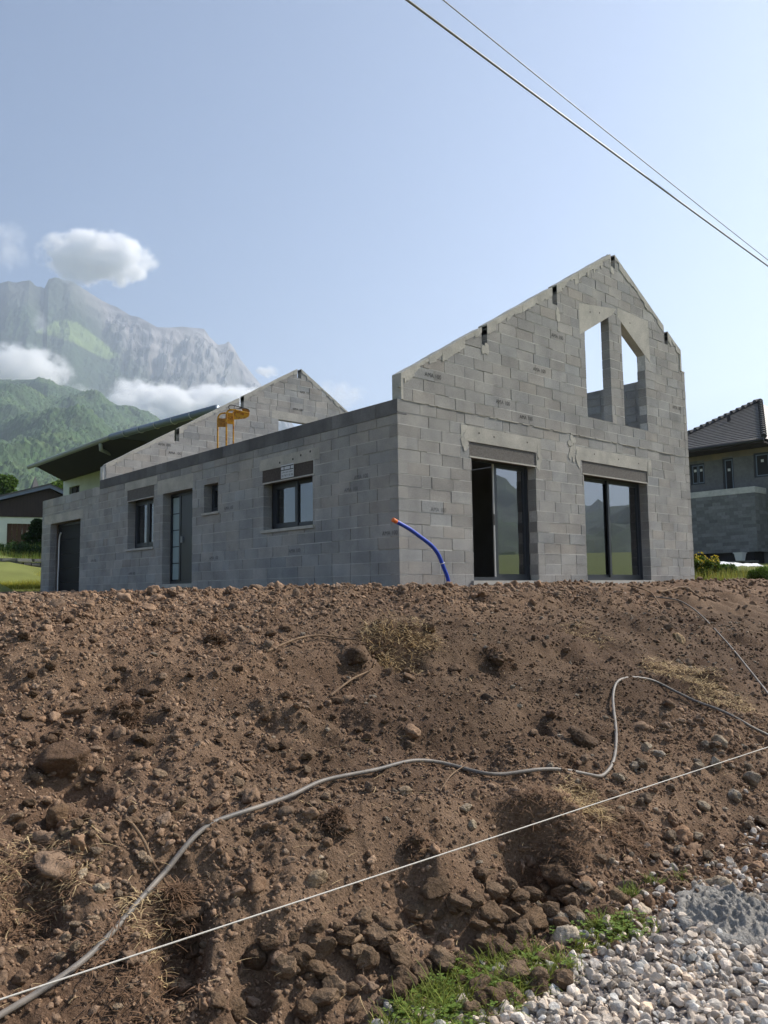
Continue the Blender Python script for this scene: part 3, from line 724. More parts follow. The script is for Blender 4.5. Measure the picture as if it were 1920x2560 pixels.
framed(wk, LEFT, s0+.002, s1-.002, z0+.002, z1+.02, .215, .29, .055); mid = .5*(s0+s1)-.02
framed(wk, LEFT, mid-.03, s1-.06, z0+.05, z1-.03, .205, .26, .085, 'sash'); pane(wk, LEFT, mid+.055, s1-.145, z0+.135, z1-.115, .24)
framed(wk, LEFT, s0+.06, mid+.02, z0+.05, z1-.03, .222, .27, .06, 'sash'); pane(wk, LEFT, s0+.12, mid-.04, z0+.11, z1-.09, .24)
wb = part('window', 'small square dark window'); framed(wb, LEFT, 5.597, 6.188, 1.554, 2.166, .19, .27, .06); framed(wb, LEFT, 5.66, 6.125, 1.615, 2.105, .18, .25, .06, 'sash'); pane(wb, LEFT, 5.72, 6.065, 1.675, 2.045, .215)
ww = part('window', 'tall two-leaf dark window'); framed(ww, LEFT, 8.619, 10.048, .954, 2.19, .20, .28, .06)
framed(ww, LEFT, 9.30, 9.985, 1.015, 2.13, .19, .26, .08, 'sash'); pane(ww, LEFT, 9.38, 9.905, 1.095, 2.05, .225)
framed(ww, LEFT, 8.68, 9.32, 1.015, 2.13, .197, .265, .08, 'sash'); pane(ww, LEFT, 8.76, 9.24, 1.095, 2.05, .23)
df = part('front_door', 'dark front door with a narrow frosted side light'); framed(df, LEFT, 6.705, 8.126, .058, 2.163, .20, .28, .065)
mb = MB(); LEFT.box(mb, 6.775, 7.62, .125, 2.095, .215, .265); mb.build('door_leaf', 'anthracite', df)
mb = MB(); LEFT.box(mb, 7.63, 7.71, .125, 2.095, .205, .27); mb.build('mullion', 'anthracite', df)
mat('garage_dark', (.016, .017, .020), .6, spec=.2); mat('frosted', (.33, .42, .43), .25, spec=.6)
for k in range(5):
    mb = MB(); za = .16+k*.386; LEFT.box(mb, 7.725, 8.045, za, za+.362, .225, .245); mb.build('frosted_pane', 'frosted', df)
mb = MB(); LEFT.box(mb, 7.72, 8.06, .125, 2.095, .246, .26); mb.build('glazing_bar', 'anthracite', df)
mb = MB(); LEFT.box(mb, 7.53, 7.56, 1.0, 1.14, .17, .215); mb.build('handle', 'sheet_metal', df)
gg = part('garage_door', 'dark sectional garage door'); framed(gg, LEFT, 13.182, 15.568, -.3, 1.97, .24, .30, .07)
for k in range(5):
    mb = MB(); LEFT.box(mb, 13.255, 15.495, -.22+k*.425, -.22+k*.425+.418, .262, .30); mb.build('door_panel', 'garage_dark', gg)
# --- printed marks on some blocks (dotted maker's print)
def text_mesh(body, size, frame, s, z, d, flip_s=False, squeeze=1.0, name='block_stamp', m='print_ink', parent=None, align='CENTER'):
    cu = bpy.data.curves.new('t', 'FONT'); cu.body = body; cu.size = size; cu.align_x = align; cu.align_y = 'CENTER'; cu.space_character = 1.05
    ob = bpy.data.objects.new('t', cu); COL.objects.link(ob); dg = bpy.context.evaluated_depsgraph_get()
    me = bpy.data.meshes.new_from_object(ob.evaluated_get(dg)); bpy.data.objects.remove(ob); bpy.data.curves.remove(cu)
    mb = MB(); sg = -1 if flip_s else 1
    vs_ = [frame.P(s+sg*v.co.x*squeeze, z+v.co.y, d) for v in me.vertices]
    mb.add(vs_, [tuple(p.vertices) for p in me.polygons]); bpy.data.meshes.remove(me)
    return mb.build(name, m, parent)
def stamp(frame, wall, px, py, body, dens=1.0):
    p = on_front(px, py, frame.o[1]) if frame.s[0] else on_left(px, py, frame.o[0])
    s_ = p[0] if frame.s[0] else p[1]
    text_mesh(body, .105, frame, s_, p[2], -.0058, flip_s=not frame.s[0], squeeze=.92, parent=wall)
for px, py, b in ((1393, 842, 'AMA 100'), (1348, 926, 'AMA 100'), (1082, 940, 'AMA 100'), (1257, 1007, 'AMA 100'), (1315, 1045, 'AMA 100'), (1692, 1020, 'AMA 100')):
    stamp(FRONT, w_front, px, py, b)
for px, py, b in ((411, 1112, 'AMA 100'), (437, 1133, 'AMA 100'), (745, 1024, 'AMA 100'), (762, 982, 'AMA 100')): stamp(REAR, w_rear, px, py, b)
mat('print_faint', (.135, .135, .14), .95)
for fr, wl, px, py in ((FRONT, w_front, 1096, 1275), (LEFT, w_left, 903, 1192), (LEFT, w_left, 878, 1224), (LEFT, w_left, 975, 1333), (LEFT, w_left, 535, 1395), (LEFT, w_left, 737, 1377), (LEFT, w_left, 572, 1270), (LEFT, w_left, 234, 1402), (LEFT, w_left, 330, 1434)):
    p = on_front(px, py) if fr is FRONT else on_left(px, py); s_ = p[0] if fr is FRONT else p[1]
    text_mesh('AMA 100', .10, fr, s_, p[2], -.0058, flip_s=fr is LEFT, squeeze=.9, m='print_faint', parent=wl)
# formwork tie holes in the kitchen lintel and the door lintels
mb = MB()
for s_, z_ in ((3.3, 2.29), (2.87, 2.30), (2.62, 2.34), (2.33, 2.37)): LEFT.box(mb, s_-.018, s_+.018, z_-.018, z_+.018, -.0045, .01)
mb.build('tie_hole', 'print_ink', house)
mb = MB()
for s_, z_ in ((1.95, 2.58), (2.35, 2.56), (3.3, 2.57), (5.5, 2.58), (6.4, 2.56), (7.2, 2.55), (5.55, 5.6), (5.9, 5.66), (7.1, 5.7)): FRONT.box(mb, s_-.014, s_+.014, z_-.014, z_+.014, -.0045, .01)
mb.build('tie_hole', 'dark_metal', house)

# ------------------------------------------------------------------ small things on and in the house
sg = empty('notice_sign', LEFT.P(3.04, 1.972, -.006)); tag(sg, 'white paper notice with a phone number stuck on the brown shutter box', 'sign')
mb = MB(); LEFT.box(mb, 2.835, 3.245, 1.972, 2.226, -.012, -.004); mb.build('sheet', 'paper', sg)
mb = MB()
for a, b, c, d in ((2.84, 3.24, 2.188, 2.204), (2.84, 3.24, 2.118, 2.132), (3.135, 3.15, 2.132, 2.188), (2.93, 2.945, 2.132, 2.188)): LEFT.box(mb, a, b, c, d, -.0145, -.0125)
mb.build('header_bar', 'print_ink', sg)
text_mesh('coffre volet roulant', .043, LEFT, 3.04, 2.082, -.0135, flip_s=True, name='lettering', parent=sg)
text_mesh('04 78 71 05 08', .056, LEFT, 3.04, 2.018, -.0135, flip_s=True, name='lettering', parent=sg)

def smooth_path(pts, n=8):
    P = [Vector(p) for p in pts]; out = []
    for i in range(len(P)-1):
        p0 = P[max(i-1, 0)]; p1 = P[i]; p2 = P[i+1]; p3 = P[min(i+2, len(P)-1)]
        for k in range(n):
            t = k/n; out.append(.5*((2*p1)+(p2-p0)*t+(2*p0-5*p1+4*p2-p3)*t*t+(3*p1-p0-3*p2+p3)*t**3))
    out.append(P[-1]); return out
# blue conduit with orange cap
Yb = -.45
bp = [on_front(px, py, Yb) for px, py in ((1124, 1470), (1120, 1448), (1110, 1421), (1105, 1408), (1097, 1388.5), (1086, 1372), (1072, 1358), (1050.5, 1342), (1023, 1322), (988, 1302.5))]
bp[0][2] = -.25
bo = tag(empty('blue_conduit', (bp[0][0], Yb, -.12)), 'bent blue plastic conduit with orange end cap rising from soil by the house corner', 'pipe')
path = smooth_path(bp, 6); MB().tube(path, .0315, 14).build('pipe', 'blue_pipe', bo, smooth=True)
e = path[-1]; dr = (path[-1]-path[-4]).normalized(); MB().tube([e-dr*.03, e+dr*.05, e+dr*.058], [.0335, .034, .026], 14).build('end_cap', 'orange_plastic', bo, smooth=True)
q = Vector(bp[3]); tmb = MB(); ring = [q+Vector((.036*math.cos(a), .036*math.sin(a), .012*math.cos(a))) for a in np.linspace(0, 2*math.pi, 15)]; tmb.tube(ring, .006, 6, cap=False)
tmb.tube([q+Vector((-.036, -.005, -.01)), q+Vector((-.05, -.01, -.09)), q+Vector((-.055, -.01, -.15)), q+Vector((-.035, -.012, -.19))], .004, 5); tmb.build('tie_wire', 'white_plastic', bo)
# white conduit at the garage
pts = [on_left(px, py, .10) for px, py in ((143.7, 1484), (145, 1440), (146.3, 1412), (148, 1359), (149.9, 1340), (153, 1332))]; pts[0][2] = -.3
MB().tube(smooth_path(pts, 5), .022, 8).build('white_conduit', 'white_plastic', smooth=True, label='thin white conduit standing in the garage doorway', cat='pipe')
# blue setting-out rule leaning behind the half-open sash
a = on_front(1250, 1430, .42); b = on_front(1304, 1297, .42); a[2] = max(a[2], -.02); rl = tag(empty('blue_rule', tuple(a)), 'blue perforated metal strap leaning behind the half-open sliding door', 'tool')
u = Vector(b-a); L_ = u.length; u.normalize(); sdv = Vector((u.z, 0, -u.x)); mb = MB(); n = 13
for k in (-1, 1):
    p = Vector(a)+sdv*.022*k; p2 = Vector(b)+sdv*.022*k; mb.tube([p, p2], .008, 6)
for k in range(n):
    c = Vector(a)+u*(L_*(k+.5)/n); mb.tube([c-sdv*.022, c+sdv*.022], .011, 6)
mb.build('strap', 'blue_pipe', rl); c = Vector(b)-u*.1; MB().box(c+Vector((-.03, -.012, -.07)), c+Vector((.035, -.008, .06))).build('label', 'paper', rl)
# things inside the kitchen window
MB().box((.75, 3.35, 1.0), (1.15, 3.02, 1.28)).build('yellow_crate', 'wood_yellow', label='yellow wooden box seen through the kitchen window', cat='crate')
c = MB(); c.tube([(1.0+.0*a, 2.55+.30*math.cos(a), 1.93+.30*math.sin(a)) for a in np.linspace(0, 2*math.pi, 33)], .013, 6, cap=False); c.build('white_hoop', 'white_plastic', smooth=True, label='white hoop hanging behind the kitchen window', cat='hoop')

# yellow scaffold piece standing on the slab behind the side wall
yb = on_left(566, 1112, .95); base = Vector((yb[0], yb[1], 2.655)); ys = tag(empty('yellow_stand', base), 'rusty yellow steel stand with a curved tray top behind the side wall', 'stand')
rt = Vector(_rt); fwv = Vector(_fw); Zv = Vector((0, 0, 1))
def yp(px, py, w_=0.0):
    d = Vector(ray(px, py)); t = ((base-Vector(CAM)).dot(fwv)+w_)/d.dot(fwv); return Vector(CAM)+d*t
def yk(x_, y_, w_=0.0): return yp(520+x_*.12056, 1000+y_*.12056, w_)
def down(p): return Vector((p.x, p.y, 2.66))
def post(pts, w_, r_):
    P = [yk(x_, y_, w_) for x_, y_ in pts]; MB().tube(smooth_path([down(P[0])]+P, 6), r_, 8).build('post', 'yellow_paint', ys, smooth=True)
post([(382, 600), (382, 330), (400, 250), (440, 212), (520, 205), (650, 232), (860, 280)], 0, .022)
post([(203, 600), (203, 420), (222, 330), (262, 288), (330, 272), (420, 275), (600, 300)], .30, .021)
post([(527, 600), (527, 400), (527, 240)], .22, .018)
def sheet(pts, w_, m='rust', th=.006):
    P = [yk(x_, y_, w_[i] if hasattr(w_, '__len__') else w_) for i, (x_, y_) in enumerate(pts)]; mb = MB(); o_ = fwv*th
    mb.prism(P[::-1], [p+o_ for p in P[::-1]]); return mb.build('plate', m, ys)
sheet([(203, 560), (372, 560), (372, 375), (300, 385), (215, 370)], .28); sheet([(400, 490), (520, 505), (520, 280), (400, 270)], .10, 'yellow_paint')
sheet([(540, 410), (770, 385), (840, 345), (862, 290), (640, 245), (535, 225)], .06, 'yellow_paint'); sheet([(690, 170), (820, 190), (860, 240), (865, 285), (720, 235)], .30, 'rust')
P = [yk(x_, y_, .26) for x_, y_ in ((520, 190), (455, 188), (432, 160), (440, 120), (480, 104), (560, 118), (700, 155), (830, 192), (862, 240))]
MB().tube(smooth_path(P, 5), .010, 6).build('rail', 'dark_metal', ys, smooth=True)
MB().tube([yk(545, 115, .26), yk(540, 200, .1)], .010, 6).build('rail_strut', 'dark_metal', ys)
MB().tube([yk(520, 190, .26), yk(690, 175, .26)], .008, 6).build('rail', 'dark_metal', ys)

# ================================================================== NEIGHBOURING BUILDINGS
# --- white house with wide dark eaves, behind the garage
wh = tag(empty('white_house', (16, 40, 2.4)), 'white rendered house with wide dark eaves and curved downpipe behind the garage', 'house')
EX, EZ, WX = 8.44, 8.0, 12.3
# wall, built in pieces around its window
MB().box((WX, 30, 1.5), (WX+.3, 45.9, EZ-.02)).box((WX, 47.8, 1.5), (WX+.3, 49.0, EZ-.02)).box((WX, 45.9, 1.5), (WX+.3, 47.8, 6.85)).box((WX, 45.9, 7.42), (WX+.3, 47.8, EZ-.02)).build('wall', 'render_white', wh)
MB().box((WX+.3, 48.7, 1.5), (16, 49.0, EZ-.02)).build('wall', 'render_white', wh)
wn = empty('window', (0, 0, 0), wh); wn.location = (-16, -40, -2.4)
MB().box((WX+.18, 45.9, 6.85), (WX+.24, 47.8, 7.42)).build('pane', 'bitumen', wn); MB().box((WX+.12, 46.8, 6.85), (WX+.17, 46.9, 7.42)).build('frame', 'brown_wood', wn)
sof = MB(); lo = [(EX, 31.1), (EX, 43.2), (WX+.02, 49.0), (16, 49.4), (16, 31.1)]
sof.prism([(x_, y_, EZ) for x_, y_ in lo][::1], [(x_, y_, EZ+.10) for x_, y_ in lo][::1]); sof.build('soffit', 'soffit', wh)
sof = MB(); dzn = lambda y_: -.042*max(0, 31.1-y_)
lo = [(EX, 20.2), (EX, 31.09), (12.2, 31.09), (11.2, 20.2)]; sof.prism([(x_, y_, EZ+.02+dzn(y_)) for x_, y_ in lo], [(x_, y_, EZ+.12+dzn(y_)) for x_, y_ in lo]); sof.build('soffit', 'soffit_navy', wh)
rf = MB(); n = 64                                            # corrugated roof sheets, rib ends at the eaves
n = 68
for k in range(n):
    y0 = 20.2+k*.35; e = EZ+dzn(y0); xr = 11.2 if y0 < 31 else 15.5; zr_ = .145*(xr-EX)
    rf.prism([(EX-.05, y0, e+.13), (EX-.05, y0+.35, e+.13), (EX-.05, y0+.26, e+.21), (EX-.05, y0+.09, e+.21)], [(xr, y0, e+.13+zr_), (xr, y0+.35, e+.13+zr_), (xr, y0+.26, e+.21+zr_), (xr, y0+.09, e+.21+zr_)])
rf.build('roof', 'sheet_metal', wh)
MB().tube([(EX-.10, 31.2, EZ+.06), (EX-.10, 44.2, EZ+.06)], .13, 10).build('gutter', 'gutter_grey', wh, smooth=True)
gz = MB().tube([(EX-.12, 20.2, EZ+.05+dzn(20.2)), (EX-.12, 31.15, EZ+.05)], .17, 10).build('gutter', 'zinc', wh, smooth=True)
for k in range(5):
    y0 = 22.3+k*1.75; MB().tube([(EX-.12+.19*math.cos(a), y0, EZ+.05+dzn(y0)+.19*math.sin(a)) for a in np.linspace(R(-200), R(20), 9)], .025, 6).build('bracket', 'sheet_metal', wh)
a = on_left(251, 1110, EX-.08); b = on_left(254, 1125, EX+.3); c = on_left(293, 1143, 12.15)
MB().tube(smooth_path([a, (a[0]+.05, a[1], a[2]-.3), b, (Vector(b)*.5+Vector(c)*.5), c, (12.2, c[1]-.3, c[2]-.8), (12.2, c[1]-.3, 3)], 5), .10, 10).build('downpipe', 'gutter_grey', wh, smooth=True)
# --- brown wooden barn on a white base
def at_barn(px, py): return at_dist(px, py, 72)
bl = at_barn(0, 1290); br_ = at_barn(106, 1294); ap = at_barn(125, 1211); ud = Vector((br_[0]-bl[0], br_[1]-bl[1], 0)).normalized(); nd = Vector((-ud.y, ud.x, 0))
if nd.dot(Vector((bl[0]-CAM[0], bl[1]-CAM[1], 0))) < 0: nd = -nd
bb = Vector((ap[0], ap[1], 3.0)); barn = tag(empty('barn', bb), 'dark brown timber barn on a white base with a brown garage door', 'barn')
def bq(px, py, off=0.0):                                      # point of the barn front plane
    d = Vector(ray(px, py)); t = (bb-Vector(CAM)).dot(nd)/d.dot(nd); return Vector(CAM)+d*t+nd*off
A0 = bq(125, 1211); Lft = bq(-130, 1272); Rgt = bq(205, 1248); zb_ = bq(0, 1290).z; zt = 3.0; dep = nd*9
f2 = lambda p, z_: Vector((p.x, p.y, z_))
Lw = Lft+ud*.7; Rw = Rgt-ud*.5; o4 = nd*.4
lp = [f2(Lw, zb_), f2(Rw, zb_), f2(Rw, Rw.z-.35), f2(A0, A0.z-.30), f2(Lw, Lw.z-.25)]
MB().prism([p+o4 for p in lp], [p+o4+dep*.9 for p in lp]).build('timber_wall', 'brown_wood', barn)
dl = bq(17.6, 1307); dr_ = bq(93, 1310); dz0 = bq(50, 1376).z; dz1 = bq(50, 1308).z
for s0, s1, z0, z1 in ((Lw, dl, 2.2, zb_), (dr_, Rw, 2.2, zb_), (dl, dr_, dz1, zb_)):
    lp = [f2(s0, z0), f2(s1, z0), f2(s1, z1-.004), f2(s0, z1-.004)]; o6 = nd*.5; MB().prism([p+o6 for p in lp], [p+o6+dep*.85 for p in lp]).build('base_wall', 'render_white', barn)
gdr = None
for k in range(6):
    a = dl+(dr_-dl)*(k/6+.004); b = dl+(dr_-dl)*((k+1)/6-.004); lp = [f2(a, dz0-.1), f2(b, dz0-.1), f2(b, dz1), f2(a, dz1)]; o7 = nd*.62
    MB().prism([p+o7 for p in lp], [p+o7+nd*.06 for p in lp]).build('door_board', 'door_wood', barn)
for p, q in ((Lft, A0), (A0, Rgt)):
    for nm, mt, z0, z1, n0, n1 in (('fascia', 'fascia_blue', -.30, -.03, .0, .08), ('roof', 'slate', -.03, .09, -.05, 10)):
        lp = [f2(p, p.z+z0), f2(q, q.z+z0), f2(q, q.z+z1), f2(p, p.z+z1)]; MB().prism([v+nd*n0 for v in lp], [v+nd*n1 for v in lp]).build(nm, mt, barn)
# --- church spire far behind the barn
c = at_dist(88, 1190, 210); spb = Vector((c[0], c[1], 6)); sp = tag(empty('church_spire', spb), 'pointed grey church spire rising behind the barn roof', 'church'); hw = 2.3
MB().box((c[0]-hw, c[1]-hw, 6), (c[0]+hw, c[1]+hw, c[2]-9)).build('tower', 'render_white', sp)
mb = MB(); cn = [(c[0]+hw*1.1*i, c[1]+hw*1.1*j, c[2]-9) for i, j in ((-1, -1), (1, -1), (1, 1), (-1, 1))]
mb.add(cn+[tuple(c)], [(0, 1, 4), (1, 2, 4), (2, 3, 4), (3, 0, 4), (3, 2, 1, 0)]); mb.build('spire', 'slate', sp)
# --- block house with tiled hip roof on the right
bh = tag(empty('neighbour_house', (42, 13, .6)), 'half-built grey block house with dark tiled hip roof and terrace wall', 'house')
BX = 38.7
wins = [('window', 13.89, 14.82, 6.11, 7.43), ('terrace_door', 12.09, 12.75, 5.46, 7.52), ('window', 9.2, 10.89, 6.14, 7.59)]
ys_ = [4.6, 9.2, 10.89, 12.09, 12.75, 13.89, 14.82, 24.0]
mb = MB()
for y0, y1 in ((4.6, 9.2), (10.89, 12.09), (12.75, 13.89), (14.82, 24)): mb.box((BX, y0, .5), (BX+.25, y1, 7.5))
for _, y0, y1, z0, z1 in wins: mb.box((BX, y0, .5), (BX+.25, y1, z0)); mb.box((BX, y0, z1), (BX+.25, y1, 7.6))
mb.build('wall', 'far_block', bh)
mb = MB()
for y0, y1 in ((4.6, 9.2), (10.89, 12.09), (12.75, 13.89), (14.82, 24)): mb.box((BX-.004, y0, 7.5), (BX+.25, y1, 8.3))
for _, y0, y1, z0, z1 in wins: mb.box((BX-.004, y0, 7.6), (BX+.25, y1, 8.3))
mb.build('upper_band', 'far_block_brown', bh); MB().box((BX+.25, 4.6, .5), (52, 4.85, 8.2)).build('wall', 'far_block', bh)
MB().box((BX+.5, 5, 5.2), (52, 23.5, 5.4)).build('floor_slab', 'dark_inside', bh); MB().box((BX+3, 5, 5.4), (BX+3.2, 23.5, 8.2)).build('inner_wall', 'dark_inside', bh)
BHF = WF((BX, 0, 0), (0, 1, 0), (1, 0, 0), True)
for nm, y0, y1, z0, z1 in wins:
    wo_ = empty(nm, (-42, -13, -.6), bh); framed(wo_, BHF, y0, y1, z0, z1, .10, .2, .09)
    mids = [(y0+.1, .5*(y0+y1)-.02), (.5*(y0+y1)+.02, y1-.1)] if nm == 'window' else [(y0+.1, y1-.1)]
    for a, b in mids:
        mb = MB(); BHF.box(mb, a, b, z0+.1, z1-.1, .13, .14); mb.build('pane', 'bitumen', wo_)
        mb = MB()
        for s0, s1, q0, q1 in ((a, a+.05, z0+.1, z1-.1), (b-.05, b, z0+.1, z1-.1), (a+.05, b-.05, z0+.1, z0+.15), (a+.05, b-.05, z1-.15, z1-.1)): BHF.box(mb, s0, s1, q0, q1, .115, .128)
        mb.build('sash', 'zinc', wo_)
        mb = MB(); BHF.box(mb, .5*(a+b)-.08, .5*(a+b)+.08, z0+.62*(z1-z0), z0+.62*(z1-z0)+.16, .122, .129); mb.build('sticker', 'white_plastic', wo_)
mb = MB().box((37.2, 10.3, 1.75), (37.4, 24, 5.12)).box((37.4, 10.3, 1.75), (46, 10.5, 5.12)); mb.build('terrace_wall', 'far_block', bh)
# block courses of the terrace wall, set proud of the joints
mb = MB()
for k in range(17):
    y0 = 10.3-(.25 if k % 2 else 0)
    while y0 < 17.5:
        a = max(y0, 10.3); b = y0+.49; z0 = 1.76+k*.198; t = random.uniform(.72, 1.22); mb.box((37.19-random.random()*.006, a, z0), (37.25, b, z0+.188), t); y0 += .5
    x0 = 37.2
    while x0 < 40: t = random.uniform(.8, 1.2); mb.box((x0, 10.29-random.random()*.005, 1.76+k*.198), (x0+.49, 10.35, 1.76+k*.198+.188), t); x0 += .5
mat('far_blocks', (.20, .20, .20), .95, attr='tint', fine=.12, fscale=8); mb.build('blockwork', 'far_blocks', bh, kind='stuff')
MB().box((37.16, 10.26, 5.12), (37.45, 24, 5.47)).box((37.45, 10.26, 5.12), (46, 10.52, 5.47)).build('terrace_coping', 'concrete_dull' if 'concrete_dull' in MATS else 'mortar', bh)
MB().box((37.5, 10.6, 5.0), (38.7, 24, 5.1)).build('terrace_floor', 'screed', bh)
MB().box((37.5, 10.6, .4), (46, 24, 1.75)).build('basement', 'bitumen', bh)
slope = .47; apex = Vector((46.0, 13.3, 8.15+8.8*slope))
d = Vector(ray(1718, 1089)); pl_n = Vector((-slope, 0, 1)); t = (8.15-slope*37.2 - (CAM[2]-slope*CAM[0]))/(d.z-slope*d.x); hp_ = Vector(CAM)+d*t
k = (37.2-apex.x)/(hp_.x-apex.x); cornerL = apex+(hp_-apex)*k; cornerR = Vector((37.2, 13.3-(cornerL.y-13.3), 8.15))
nrow = 24; rmb = MB()
for k in range(nrow):
    a, b = k/nrow, (k+1.06)/nrow; b = min(b, 1)
    p0 = cornerR.lerp(apex, a); p1 = cornerL.lerp(apex, a); p2 = cornerL.lerp(apex, b); p3 = cornerR.lerp(apex, b); up = Vector((-.42, 0, .9)); th = .075
    rmb.prism([p0+up*th, p3+up*.006, p2+up*.006, p1+up*th][::-1], [p0+up*.0, p3-up*.05, p2-up*.05, p1+up*.0][::-1])
rmb.build('tiled_roof', 'tile', bh)
mb = MB(); backL = Vector((54.8, cornerL.y, 8.15)); backR = Vector((54.8, cornerR.y, 8.15))
mb.add([tuple(v) for v in (cornerL, cornerR, backR, backL, apex-Vector((0, 0, .08)))], [(1, 2, 4), (2, 3, 4), (3, 0, 4), (0, 1, 2, 3)]); mb.build('roof_back', 'tile_dark', bh)
n = 19
for k in range(n):                                             # hip tiles one by one
    for cr in (cornerL, cornerR):
        a = cr.lerp(apex, k/n); b = cr.lerp(apex, (k+1.1)/n)
        MB().tube([a+Vector((0, 0, .12)), b+Vector((0, 0, .07))], [.17, .12], 8).build('hip_tile', 'tile_dark', bh)
MB().tube([cornerR+Vector((-.1, 0, -.1)), cornerL+Vector((-.1, 0, -.1))], .11, 8).build('gutter', 'tile_dark', bh, smooth=True)
MB().box((37.15, cornerR.y, 7.88), (38.69, cornerL.y, 7.98)).build('soffit', 'brown_wood', bh)
p = cornerR.lerp(cornerL, .62).lerp(apex, .55); MB().tube([p, p+Vector((-.1, 0, .45))], .12, 8).build('roof_vent', 'tile_dark', bh)
a = on_left(1855, 1402, 37.0); bt = tag(empty('white_tub', (a[0]-.2, a[1], a[2])), 'white plastic tub hanging below the terrace wall of the neighbour house', 'tub')
mb = MB(); w0, w1 = .18, .25; z0, z1 = a[2], a[2]+.46; cx_, cy_ = 36.8, a[1]
mb.add([(cx_-w0, cy_-w0, z0), (cx_+w0, cy_-w0, z0), (cx_+w0, cy_+w0, z0), (cx_-w0, cy_+w0, z0), (cx_-w1, cy_-w1, z1), (cx_+w1, cy_-w1, z1), (cx_+w1, cy_+w1, z1), (cx_-w1, cy_+w1, z1)],
       [(3, 2, 1, 0), (0, 1, 5, 4), (1, 2, 6, 5), (2, 3, 7, 6), (3, 0, 4, 7)]); mb.build('shell', 'white_plastic', bt)
MB().box((cx_-w1-.03, cy_-w1-.03, z1-.04), (cx_+w1+.03, cy_+w1+.03, z1+.01)).build('rim', 'white_plastic', bt)
MB().box((36.75, 10.4, a[2]-.06), (37.5, 24, a[2]-.01)).build('ledge', 'screed', bh)

# ------------------------------------------------------------------ overhead cables (parallel to the road)
def cable(p0, p1, h, r_, lab):
    a = CAM+ray(*p0)*(h/ray(*p0)[2]); b = CAM+ray(*p1)*(h/ray(*p1)[2]); dv = (b-a); pts = []
    for t in np.linspace(-1.6, 2.6, 90): pts.append(a+dv*t+np.array([0, 0, .25*((t-.5)**2-.25)*.25]))
    MB().tube(pts, r_, 8, cap=True).build('overhead_cable', 'cable', smooth=True, label=lab, cat='cable')
cable((1018, 0), (1920, 665), 6.6, .015, 'thick dark overhead cable crossing the sky above the gable')
cable((1108, 0), (1920, 650), 6.75, .0075, 'thin dark overhead cable just above the thick one')
# stone wall and bank at the back of the lawn
sw = tag(empty('stone_wall', (0, 20.6, .5)), 'low dark dry stone wall at the back of the lawn', 'wall')
for r_ in range(4):
    x_ = -4.0
    while x_ < 4.5:
        l_ = random.uniform(.25, .6); hz = .13
        z0 = .62+r_*hz; pts = []
        mb = MB(); cx_, cz_ = x_+l_/2, z0+hz/2
        V = []; rr = random.Random(int(x_*97)+r_)
        for sx in (-1, 1):
            for sy in (-1, 1):
                for sz in (-1, 1): V.append((cx_+sx*l_*.48*rr.uniform(.8, 1), 20.55+sy*.16*rr.uniform(.7, 1), cz_+sz*hz*.48*rr.uniform(.75, 1)))
        mb.add(V, [(0, 1, 3, 2), (4, 6, 7, 5), (0, 4, 5, 1), (2, 3, 7, 6), (0, 2, 6, 4), (1, 5, 7, 3)], rr.uniform(.6, 2.4)); mb.build('stone', 'dry_stone', sw)
        x_ += l_

# ================================================================== SOIL, STONES, ROOTS, GRASS
def ico(sub):
    p = (1+5**.5)/2
    V = [(-1, p, 0), (1, p, 0), (-1, -p, 0), (1, -p, 0), (0, -1, p), (0, 1, p), (0, -1, -p), (0, 1, -p), (p, 0, -1), (p, 0, 1), (-p, 0, -1), (-p, 0, 1)]
    F = [(0, 11, 5), (0, 5, 1), (0, 1, 7), (0, 7, 10), (0, 10, 11), (1, 5, 9), (5, 11, 4), (11, 10, 2), (10, 7, 6), (7, 1, 8), (3, 9, 4), (3, 4, 2), (3, 2, 6), (3, 6, 8), (3, 8, 9), (4, 9, 5), (2, 4, 11), (6, 2, 10), (8, 6, 7), (9, 8, 1)]
    V = [np.array(v)/np.linalg.norm(v) for v in V]
    for _ in range(sub):
        mid = {}; NF = []
        def m(a, b):
            k = (min(a, b), max(a, b))
            if k not in mid: v = V[a]+V[b]; V.append(v/np.linalg.norm(v)); mid[k] = len(V)-1
            return mid[k]
        for a, b, c in F: ab, bc, ca = m(a, b), m(b, c), m(c, a); NF += [(a, ab, ca), (b, bc, ab), (c, ca, bc), (ab, bc, ca)]
        F = NF
    return np.array(V), np.array(F)
ICO = [ico(i) for i in range(4)]
def rock_proto(sub, rng, planes=9, rough=.10, cut=(.62, .95)):
    V, F = ICO[sub]; V = V.copy(); n = rng.normal(size=(planes, 3)); n /= np.linalg.norm(n, axis=1)[:, None]; d = rng.uniform(*cut, planes)
    dot = V@n.T; s = np.where(dot > 1e-3, d/np.maximum(dot, 1e-3), 9).min(1); s = np.minimum(s, 1.0); V = V*s[:, None]
    f = rng.normal(size=(5, 3))*3.0; ph = rng.uniform(0, 6, 5)
    V = V*(1+rough*np.sin(V@f.T+ph).mean(1)*1.6)[:, None]*(1+rough*.35*rng.normal(size=len(V)))[:, None]
    return V*rng.uniform([.85, .7, .5], [1.25, 1.0, .8]), F
